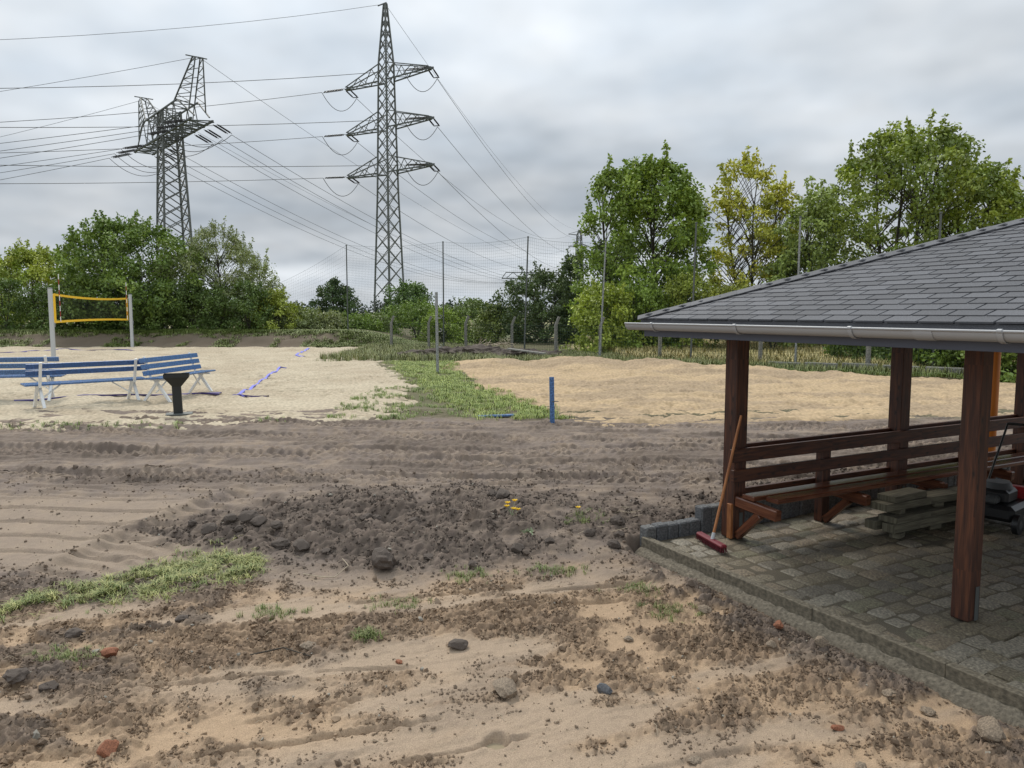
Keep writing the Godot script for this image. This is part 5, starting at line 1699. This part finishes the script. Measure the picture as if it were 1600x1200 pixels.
func grass(called: String, label: String, n: int, pick: Callable, h0: float, h1: float, ca: Color, cb: Color, lean := 0.6, wide := 1.0):
	var xf := []
	var cs := []
	var tries := 0
	while xf.size() < n and tries < n * 12:
		tries += 1
		var p = pick.call()
		if p == null: continue
		var h := rf(h0, h1)
		var y := ground_y(p.x, p.y)
		xf.append(Transform3D(Basis(Vector3.UP, rf(0, TAU)) * Basis.from_scale(Vector3(h * wide, h, h * wide)), Vector3(p.x, y, p.y)))
		cs.append(ca.lerp(cb, rng.randf()) * rf(0.8, 1.2))
	scatter(called, label, tuft(9, n, lean), M.grass, xf, cs)

func pick_strip():
	var D := rf(12.6, 27.5)
	var x := rf(-5.5, 1.2)
	var r := table([12.4, 13.4, 15.0, 19.0, 26.0, 28.0], [0.9, 0.75, 0.25, -1.0, -2.1, -2.2], D)
	var l := table([12.6, 14.0, 16.0, 19.0, 24.0, 29.0], [-0.25, -0.55, -1.25, -2.0, -3.3, -4.5], D)
	var dens := ss(l - 0.6, l + 0.4, x + 0.5 * n_warp.get_noise_2d(x, D)) * (1.0 - ss(r - 0.3, r + 0.15, x + 0.4 * n_warp.get_noise_2d(x, -D)))
	if rng.randf() < dens and n_patch.get_noise_2d(x * 1.2, D) > -0.35: return Vector2(x, -D)
	return null

func pick_mixed():
	var D := rf(12.6, 18.0)
	var x := rf(-3.2, -0.8)
	if n_patch.get_noise_2d(x * 1.6 + 4.0, D * 1.3) > 0.02: return Vector2(x, -D)
	return null

func pick_bank():
	var x := rf(-33.0, -4.5)
	var D := rf(38.6, 43.0)
	var top := ss(40.2, 41.3, D + n_warp.get_noise_2d(x * 0.5, D) * 0.8)
	var foot := ss(0.02, 0.2, n_patch.get_noise_2d(x * 0.5, 3.0)) * (1.0 - ss(39.4, 40.2, D))
	if x > -9.0: top = 1.0
	if rng.randf() < maxf(top, foot * 0.9): return Vector2(x, -D)
	return null

func pick_back():
	var x := rf(-7.0, 22.0)
	var f := field_far(x) if x > -2.0 else 28.0
	var D := f + rf(-0.2, 5.5) if x > -2.0 else rf(27.5, 40.0)
	return Vector2(x, -D)

func pick_right_edge():
	var x := rf(5.0, 22.0)
	return Vector2(x, -(field_far(x) + rf(-0.5, 0.7)))

func pick_straw():
	var x := rf(4.0, 30.0)
	var D := field_far(x) + rf(1.5, 22.0)
	return Vector2(x, -D)

func pick_turf():
	var t := rng.randf()
	var c := Vector2(-4.6, -5.0).lerp(Vector2(-3.05, -6.15), t / 0.6) if t < 0.6 else Vector2(-3.05, -6.15).lerp(Vector2(-2.3, -6.72), (t - 0.6) / 0.4)
	var w := lerpf(0.16, 0.36, ss(0.3, 0.75, t)) * (1.0 - ss(0.92, 1.0, t) * 0.5)
	c += Vector2(0.55, 0.83) * rng.randfn(0.0, 0.55) * w + Vector2(0.83, -0.55) * rf(-0.1, 0.1)
	if n_lump.get_noise_2d(c.x * 1.1, c.y * 1.1) < -0.10 + (0.15 if t < 0.45 else -0.1): return null
	return c

func pick_sprigs():
	var k := rng.randi_range(0, 8)
	var c: Vector2 = [Vector2(-1.0, -5.06), Vector2(-1.75, -5.58), Vector2(-0.9, -5.75), Vector2(0.35, -6.45), Vector2(1.0, -6.0), Vector2(-2.85, -4.75), Vector2(1.2, -5.6), Vector2(0.7, -7.55), Vector2(-0.4, -6.35)][k]
	return c + Vector2(rng.randfn(0, 0.09), rng.randfn(0, 0.06)) * (0.55 if k == 0 else 1.3)

func pick_edge():
	var x := rf(-9.0, -1.2)
	if n_patch.get_noise_2d(x * 0.9, 7.0) < 0.0 and x > -7.6: return null
	return Vector2(x, -table([-9.0, -8.0, -5.0, -2.0, -1.0], [11.6, 11.75, 11.95, 12.75, 13.2], x) + rng.randfn(0, 0.12))

func build_grass():
	rng.seed = 808
	var g1 := Color(0.13, 0.20, 0.04)
	var g2 := Color(0.24, 0.31, 0.07)
	grass("grass", "bright green grass strip between the two sand areas", 8500, pick_strip, 0.04, 0.11, Color(0.15, 0.235, 0.035), Color(0.38, 0.44, 0.10), 1.0, 1.1)
	grass("grass", "sparse grass on the muddy sand beside the grass strip", 700, pick_mixed, 0.04, 0.10, g1, g2, 0.8, 1.2)
	grass("grass", "grass on top of the bank before the hedge", 16000, pick_bank, 0.08, 0.18, Color(0.12, 0.17, 0.035), Color(0.22, 0.27, 0.06), 0.7, 1.5)
	grass("grass", "tall rough grass along the wire fence", 14000, pick_back, 0.10, 0.34, Color(0.11, 0.155, 0.035), Color(0.27, 0.28, 0.09), 0.7, 0.8)
	grass("grass", "short green grass edging the far side of the sand field", 4500, pick_right_edge, 0.06, 0.15, Color(0.11, 0.17, 0.035), Color(0.20, 0.26, 0.06), 0.7, 1.2)
	grass("straw_grass", "pale yellow dry grass in the field beyond the wire fence", 12000, pick_straw, 0.2, 0.5, Color(0.52, 0.42, 0.18), Color(0.38, 0.34, 0.13), 0.7, 1.0)
	grass("turf", "torn yellow-green turf strip lying on the churned earth", 2200, pick_turf, 0.02, 0.075, Color(0.09, 0.15, 0.02), Color(0.38, 0.37, 0.12), 1.6, 1.4)
	grass("grass", "small green grass sprigs scattered on the foreground earth", 420, pick_sprigs, 0.03, 0.07, Color(0.10, 0.16, 0.03), Color(0.22, 0.24, 0.07), 1.1, 1.0)
	grass("grass", "low grass clumps along the edge of the sand court", 150, pick_edge, 0.04, 0.11, g1, g2, 0.8, 1.2)

# ---------------------------------------------------------------- loose soil and stones
func ico(sub: int) -> Array:
	var p := (1.0 + sqrt(5.0)) / 2.0
	var v := [Vector3(-1, p, 0), Vector3(1, p, 0), Vector3(-1, -p, 0), Vector3(1, -p, 0), Vector3(0, -1, p), Vector3(0, 1, p), Vector3(0, -1, -p), Vector3(0, 1, -p), Vector3(p, 0, -1), Vector3(p, 0, 1), Vector3(-p, 0, -1), Vector3(-p, 0, 1)]
	for k in 12: v[k] = v[k].normalized()
	var f := [[0, 11, 5], [0, 5, 1], [0, 1, 7], [0, 7, 10], [0, 10, 11], [1, 5, 9], [5, 11, 4], [11, 10, 2], [10, 7, 6], [7, 1, 8], [3, 9, 4], [3, 4, 2], [3, 2, 6], [3, 6, 8], [3, 8, 9], [4, 9, 5], [2, 4, 11], [6, 2, 10], [8, 6, 7], [9, 8, 1]]
	for s in sub:
		var nf := []
		var mid := {}
		for t in f:
			var m := []
			for e in [[t[0], t[1]], [t[1], t[2]], [t[2], t[0]]]:
				var key := "%d_%d" % [mini(e[0], e[1]), maxi(e[0], e[1])]
				if not mid.has(key):
					v.append((v[e[0]] + v[e[1]]).normalized())
					mid[key] = v.size() - 1
				m.append(mid[key])
			nf.append_array([[t[0], m[0], m[2]], [t[1], m[1], m[0]], [t[2], m[2], m[1]], [m[0], m[1], m[2]]])
		f = nf
	return [v, f]

func rock(sd: int, sub: int, rough: float, cuts: int) -> ArrayMesh:
	var r := RandomNumberGenerator.new()
	r.seed = sd
	var g := ico(sub)
	var v: Array = g[0]
	var nz := noise(0.9, sd, FastNoiseLite.TYPE_SIMPLEX_SMOOTH, 4)
	var pl := []
	for k in cuts:
		var d := Vector3(r.randfn(), r.randfn(), r.randfn()).normalized()
		pl.append([d, r.randf_range(0.55, 0.85)])
	var w := []
	for q in v:
		var p: Vector3 = q * (1.0 + rough * nz.get_noise_3dv(q * 1.4 + Vector3(sd, 0, 0)))
		for c in pl:
			var over: float = p.dot(c[0]) - c[1]
			if over > 0.0: p -= c[0] * over * 0.92
		w.append(p)
	var b := MB.new()
	for t in g[1]:
		var a: Vector3 = w[t[0]]
		var c: Vector3 = w[t[1]]
		var d: Vector3 = w[t[2]]
		var nr := (c - a).cross(d - a).normalized()
		if nr.dot(a + c + d) < 0.0: nr = -nr
		b.tri(a, c, d, nr)
	return b.mesh()

func stone(called: String, label: String, cat: String, x: float, z: float, s: Vector3, material: Material, sd: int, cuts: int, group := "", sink := 0.12):
	var o := thing(called, label, cat, on_ground(x, z, s.y * (1.0 - sink) - s.y * 0.25), rf(0, TAU), group)
	var m := put("body", rock(sd, 2, 0.35, cuts), material, o, Transform3D(Basis(Vector3(1, 0, 0), rf(-0.2, 0.2)) * Basis.from_scale(s), Vector3.ZERO))
	m.name = "lump"

func build_loose():
	rng.seed = 2024
	# crumbs of soil
	var cm := [rock(1, 0, 0.8, 0), rock(2, 0, 0.9, 2), rock(3, 0, 0.8, 3)]
	var xf := [[], [], []]
	var cs := [[], [], []]
	var made := 0
	var tries := 0
	while made < 80000 and tries < 1000000:
		tries += 1
		var src: Array = crumb_src[0 if rng.randf() < 0.68 else 1]
		var vi := rng.randi_range(0, src[0].size() - 1)
		var vp: Vector3 = src[0][vi]
		var x := vp.x + rf(-0.007, 0.007)
		var D := -vp.z + rf(-0.007, 0.007)
		if absf(x) > 1.4 + D * 0.75: continue
		gk = src[2][vi]
		if rng.randf() > gk * 0.9 + 0.03: continue
		g_dark = src[3][vi]
		gh = vp.y
		gc = src[1][vi]
		var lu := (x - K.x) * udir.x + (-D - K.y) * udir.y
		var lw := (x - K.x) * wdir.x + (-D - K.y) * wdir.y
		if lw > -0.2 and lu > -0.15: continue
		var clump := ss(-0.3, 0.4, n_lump.get_noise_2d(x * 1.3 + 50.0, D * 1.3) + 0.5 * n_cr.get_noise_2d(x, D))
		if rng.randf() > clump * (1.0 - 0.45 * g_dark) + 0.03: continue
		var r := 0.0028 + 0.0095 * pow(rng.randf(), 3.2)
		if rng.randf() < 0.035: r *= 2.2
		if g_dark > 0.4: r *= 1.2
		if D > 6.0: r *= 1.25
		var k := rng.randi_range(0, 2)
		var sc := Vector3(r * rf(0.8, 1.5), r * rf(0.6, 1.0), r * rf(0.8, 1.4))
		xf[k].append(Transform3D(Basis(unit(), rf(0, TAU)) * Basis.from_scale(sc), Vector3(x, gh + sc.y * 0.35, -D)))
		var c := gc.lerp(BROWN, 0.3 if g_dark < 0.4 else 0.0) * rf(0.8, 1.3)
		if rng.randf() < 0.012: c = Color(0.5, 0.46, 0.38)
		cs[k].append(Color(c.r, c.g, c.b))
		made += 1
	for k in 3:
		scatter("soil_crumbs", "loose soil crumbs strewn over the churned earth", cm[k], M.crumb, xf[k], cs[k])
	# stones one can pick out
	stone("clod", "largest smooth dark clod at the foot of the soil bank", "clod", -1.14, -6.55, Vector3(0.135, 0.09, 0.12), M.clod, 11, 4)
	var g := "dark clods on the soil bank"
	for q in [[-2.62, -7.5, 0.09], [-2.78, -7.42, 0.06], [-2.50, -7.42, 0.075], [-2.66, -7.32, 0.05], [-2.17, -7.05, 0.07], [-2.28, -7.3, 0.06], [-1.95, -6.95, 0.075], [-2.95, -7.35, 0.08], [-1.45, -7.5, 0.06], [-1.36, -7.55, 0.05], [-0.10, -8.15, 0.09], [-0.22, -8.25, 0.06], [-0.75, -6.75, 0.05], [0.05, -6.85, 0.06], [0.75, -7.2, 0.05], [1.05, -7.45, 0.07], [0.95, -6.95, 0.06], [-1.7, -6.85, 0.04], [-0.95, -7.3, 0.045], [-0.6, -7.7, 0.04], [0.35, -7.0, 0.045], [-0.35, -6.6, 0.04], [-3.2, -7.55, 0.05], [1.02, -7.12, 0.045]]:
		stone("clod", "fist-sized dark clod of earth lying on the soil bank", "clod", q[0], q[1], Vector3(q[2] * rf(0.9, 1.3), q[2] * rf(0.6, 0.85), q[2]), M.clod, rng.randi_range(20, 26), 3, g)
	stone("rock", "long tan mud-caked stone on the crumbly earth", "stone", -0.04, -4.33, Vector3(0.125, 0.045, 0.07), M.tanrock, 31, 5)
	stone("rock", "small dark grey stone on the crumbly earth", "stone", 0.54, -4.32, Vector3(0.055, 0.035, 0.04), M.greyrock, 32, 6)
	stone("rock", "rounded pale stone near the edging's near end", "stone", 2.48, -3.8, Vector3(0.075, 0.06, 0.06), M.tanrock, 33, 4)
	stone("rock", "yellowish stone beside the edging strip", "stone", 2.05, -4.92, Vector3(0.045, 0.035, 0.04), M.tanrock, 34, 5)
	stone("brick_piece", "orange brick fragment half buried by the smooth wheel mark", "brick", -2.07, -3.74, Vector3(0.06, 0.045, 0.055), M.brick, 35, 8, "brick fragments")
	stone("brick_piece", "pinkish brick fragment beside the dark wet earth", "brick", -2.58, -4.75, Vector3(0.05, 0.04, 0.04), M.brick, 36, 8, "brick fragments")
	stone("brick_piece", "flat red brick chip on the tan earth near the edging", "brick", 1.74, -3.92, Vector3(0.04, 0.018, 0.028), M.brick, 37, 7, "brick fragments")
	stone("brick_piece", "pale orange brick piece close to the edging strip", "brick", 1.86, -5.2, Vector3(0.055, 0.03, 0.03), M.brick, 38, 8, "brick fragments")
	stone("brick_piece", "tiny orange brick chip near the green sprig", "brick", -0.72, -4.72, Vector3(0.028, 0.015, 0.02), M.brick, 39, 6, "brick fragments")
	stone("clod", "crumbly black lump of earth among tan crumbs", "clod", -0.36, -4.95, Vector3(0.07, 0.035, 0.055), M.clod, 40, 6)
	for q in [[1.45, -5.6, 0.05], [1.75, -5.0, 0.035], [-1.35, -4.9, 0.05], [0.9, -3.6, 0.03], [1.2, -3.3, 0.035], [-2.4, -5.4, 0.05], [-3.0, -5.1, 0.06], [-3.3, -4.6, 0.07], [-2.95, -4.4, 0.06], [-2.7, -4.3, 0.05], [0.2, -3.3, 0.03], [1.7, -3.55, 0.03], [2.2, -4.3, 0.04], [2.35, -4.15, 0.035], [-1.9, -3.5, 0.03], [0.8, -5.1, 0.03], [-3.45, -4.9, 0.05]]:
		stone("clod", "small brown clod lying on the foreground earth", "clod", q[0], q[1], Vector3(q[2] * rf(0.9, 1.4), q[2] * 0.6, q[2]), M.clod if q[0] < -2.0 else M.tanrock, rng.randi_range(50, 58), 2, "small clods in the foreground")
	# soil mound and dry branches behind the sand
	var mo := MB.new()
	for q in [[-3.9, -31.0, 0.9, 0.30], [-2.6, -30.6, 1.1, 0.45], [-1.2, -30.4, 1.3, 0.5], [0.2, -30.0, 1.2, 0.42], [1.3, -29.6, 1.0, 0.35], [-0.4, -29.6, 0.9, 0.3]]:
		var gg := ico(3)
		for t in gg[1]:
			var w := []
			for e in 3:
				var d: Vector3 = gg[0][t[e]]
				var p := Vector3(q[0], 0.30, q[1]) + d * Vector3(q[2], q[3], q[2] * 0.7) * (1.0 + 0.35 * n_mid.get_noise_3dv(d * 2.0 + Vector3(q[0], 0, 0)) + 0.2 * n_cr.get_noise_3dv(d * 0.5))
				w.append(p)
			var nr: Vector3 = ((w[1] as Vector3) - w[0]).cross(w[2] - w[0]).normalized()
			if nr.dot((w[0] as Vector3) - Vector3(q[0], 0.30, q[1])) < 0.0: nr = -nr
			mo.tri(w[0], w[1], w[2], nr)
	tag(put("soil_mound", mo.mesh(), M.clod), "long low mound of dark soil behind the silver post", "mound")
	var ob := thing("grey_plank", "weathered grey plank lying on the dark soil mound", "plank", on_ground(0.55, -29.0, 0.32), -0.4)
	put("plank", cbox(Vector3(1.5, 0.05, 0.3), 0.005), M.postgrey, ob, Transform3D(Basis(Vector3(0, 0, 1), -0.10), Vector3.ZERO))
	var bp := thing("brush_pile", "heap of dry yellow branches by the fence posts", "branches", on_ground(-0.75, -31.2, 0.25))
	for k in 26:
		var m := MB.new()
		var a := rf(0, TAU)
		var c := Vector3(rf(-0.7, 0.7), rf(-0.1, 0.25), rf(-0.3, 0.3))
		var d := Vector3(cos(a) * rf(0.3, 0.8), rf(-0.15, 0.55), sin(a) * 0.4)
		m.tube([c - d * 0.5, c + Vector3(0, 0.05, 0), c + d * 0.7], 0.018, 0.008, 5)
		put("branch", m.mesh(), M.root, bp)
	# roots, a torn-out yellow flower, a pale leaf clump
	var rt := MB.new()
	for q in [[Vector2(-1.62, -6.35), Vector2(-1.50, -6.33), Vector2(-1.42, -6.50), Vector2(-1.52, -6.72)], [Vector2(-1.78, -6.38), Vector2(-1.66, -6.36), Vector2(-1.58, -6.34)]]:
		var pts := []
		for e in q: pts.append(on_ground(e.x, e.y, 0.02))
		rt.tube(pts, 0.005, 0.003, 5)
	tag(put("root", rt.mesh(), M.root), "pale thin root sticking out of the soil bank's foot", "root")
	var tw := MB.new()
	tw.tube([on_ground(-1.75, -4.80, 0.012), on_ground(-1.5, -4.86, 0.02), on_ground(-1.3, -4.78, 0.015)], 0.006, 0.004, 5)
	tag(put("twig", tw.mesh(), M.bark), "thin dark twig lying on tan earth", "twig")
	var fl := thing("yellow_flower", "small plant with yellow flowers torn out on the dark soil", "flower", on_ground(0.0, -7.58, 0.01))
	for k in 5:
		var a := k * 1.3
		var e := Vector3(cos(a) * 0.06, 0.05 + 0.02 * k, sin(a) * 0.05)
		var m := MB.new()
		m.tube([Vector3.ZERO, e * 0.6, e], 0.003, 0.002, 4)
		put("stem", m.mesh(), M.palegreen, fl)
		var pm := MB.new()
		for q in 7:
			var b := TAU * q / 7.0
			pm.leaf(e, Vector3(cos(b), 1.0, sin(b)) * 0.030, Vector3(-sin(b), 0, cos(b)) * 0.015, Color.WHITE)
		put("petals", pm.mesh(), M.flower, fl)
	var f2 := thing("yellow_flower", "single yellow flower lying among stems on the dark soil", "flower", on_ground(0.68, -7.75, 0.03))
	var p2 := MB.new()
	for q in 7:
		var b := TAU * q / 7.0
		p2.leaf(Vector3.ZERO, Vector3(cos(b), 0.9, sin(b)) * 0.030, Vector3(-sin(b), 0, cos(b)) * 0.014, Color.WHITE)
	put("petals", p2.mesh(), M.flower, f2)
	var lf := MB.new()
	for k in 26:
		var d := (unit() + Vector3(0, 0.6, 0)).normalized() * rf(0.03, 0.07)
		lf.leaf(Vector3(rf(-0.06, 0.06), 0.0, rf(-0.04, 0.04)), d, d.cross(unit()).normalized() * 0.014, Color.WHITE)
	var lc := put("leaf_clump", lf.mesh(), M.palegreen, self, Transform3D(Basis(), on_ground(0.14, -7.28, 0.005)))
	tag(lc, "pale green leaf clump beside the yellow flowers", "weed")
	var ws := MB.new()
	for k in 14:
		var c := Vector2(0.75 + rf(-0.4, 0.5), -7.5 + rf(-0.35, 0.3))
		var a := rf(-0.7, 0.7)
		var l := rf(0.06, 0.16)
		ws.tube([on_ground(c.x, c.y, 0.015), on_ground(c.x + cos(a) * l, c.y + sin(a) * l, 0.04)], 0.003, 0.002, 4)
	var wo := put("dry_stems", ws.mesh(), M.root)
	var w3 := MB.new()
	for k in 110:
		var c := Vector2(rf(-3.4, 2.2), -rf(3.0, 6.9))
		var lw2 := (c.x - K.x) * wdir.x + (c.y - K.y) * wdir.y
		if lw2 > -0.3 and c.y > -7.0: continue
		var a := rf(0.0, TAU)
		var l := rf(0.02, 0.09)
		var e := c + Vector2(cos(a), sin(a)) * l
		w3.tube([on_ground(c.x, c.y, 0.006), on_ground((c.x + e.x) * 0.5, (c.y + e.y) * 0.5, 0.012 + l * 0.1), on_ground(e.x, e.y, 0.006)], 0.0017, 0.0012, 4)
	tag(put("straw_bits", w3.mesh(), M.root), "short bits of dry straw strewn over the foreground earth", "straw", "", "stuff")
	tag(wo, "loose dry stems on the soil beside the block kerb", "stems", "", "stuff")
	var pd := CylinderMesh.new()
	pd.top_radius = 0.062; pd.bottom_radius = 0.055; pd.height = 0.012; pd.radial_segments = 20
	terrain(-0.08 + 0.0, -3.80)
	var wt := put("puddle_water", pd, M.water, self, Transform3D(Basis(), Vector3(-0.08, gh + 0.012, -3.80)))
	wt.set_meta("kind", "structure")

# ---------------------------------------------------------------- scene
func _ready():
	var cam := Camera3D.new()
	cam.name = "camera"
	cam.position = Vector3(0, 2.15, 0)
	cam.rotation_degrees = Vector3(-5.37, 0, 0)
	cam.fov = 53.06
	cam.near = 0.05
	cam.far = 5000.0
	add_child(cam)
	cam.current = true
	var we := WorldEnvironment.new()
	we.name = "environment"
	var env := Environment.new()
	env.background_mode = Environment.BG_SKY
	env.sky = make_sky()
	env.tonemap_mode = Environment.TONE_MAPPER_LINEAR
	env.tonemap_exposure = 1.25
	env.sdfgi_enabled = true
	env.ssao_enabled = true
	env.ssil_enabled = true
	we.environment = env
	add_child(we)
	var sun := DirectionalLight3D.new()
	sun.name = "sun"
	sun.light_energy = 0.5
	sun.light_angular_distance = 16.0
	sun.light_color = Color(1.0, 0.965, 0.91)
	sun.shadow_enabled = true
	sun.rotation_degrees = Vector3(-50, 205, 0)
	add_child(sun)
	unit_box = BoxMesh.new()
	unit_box.size = Vector3.ONE
	make_materials()
	build_ground()
	build_floor()
	build_pavilion()
	build_fences()
	build_pylons()
	build_trees()
	build_far_wood()
	build_grass()
	build_court()
	build_floor_things()
	build_loose()
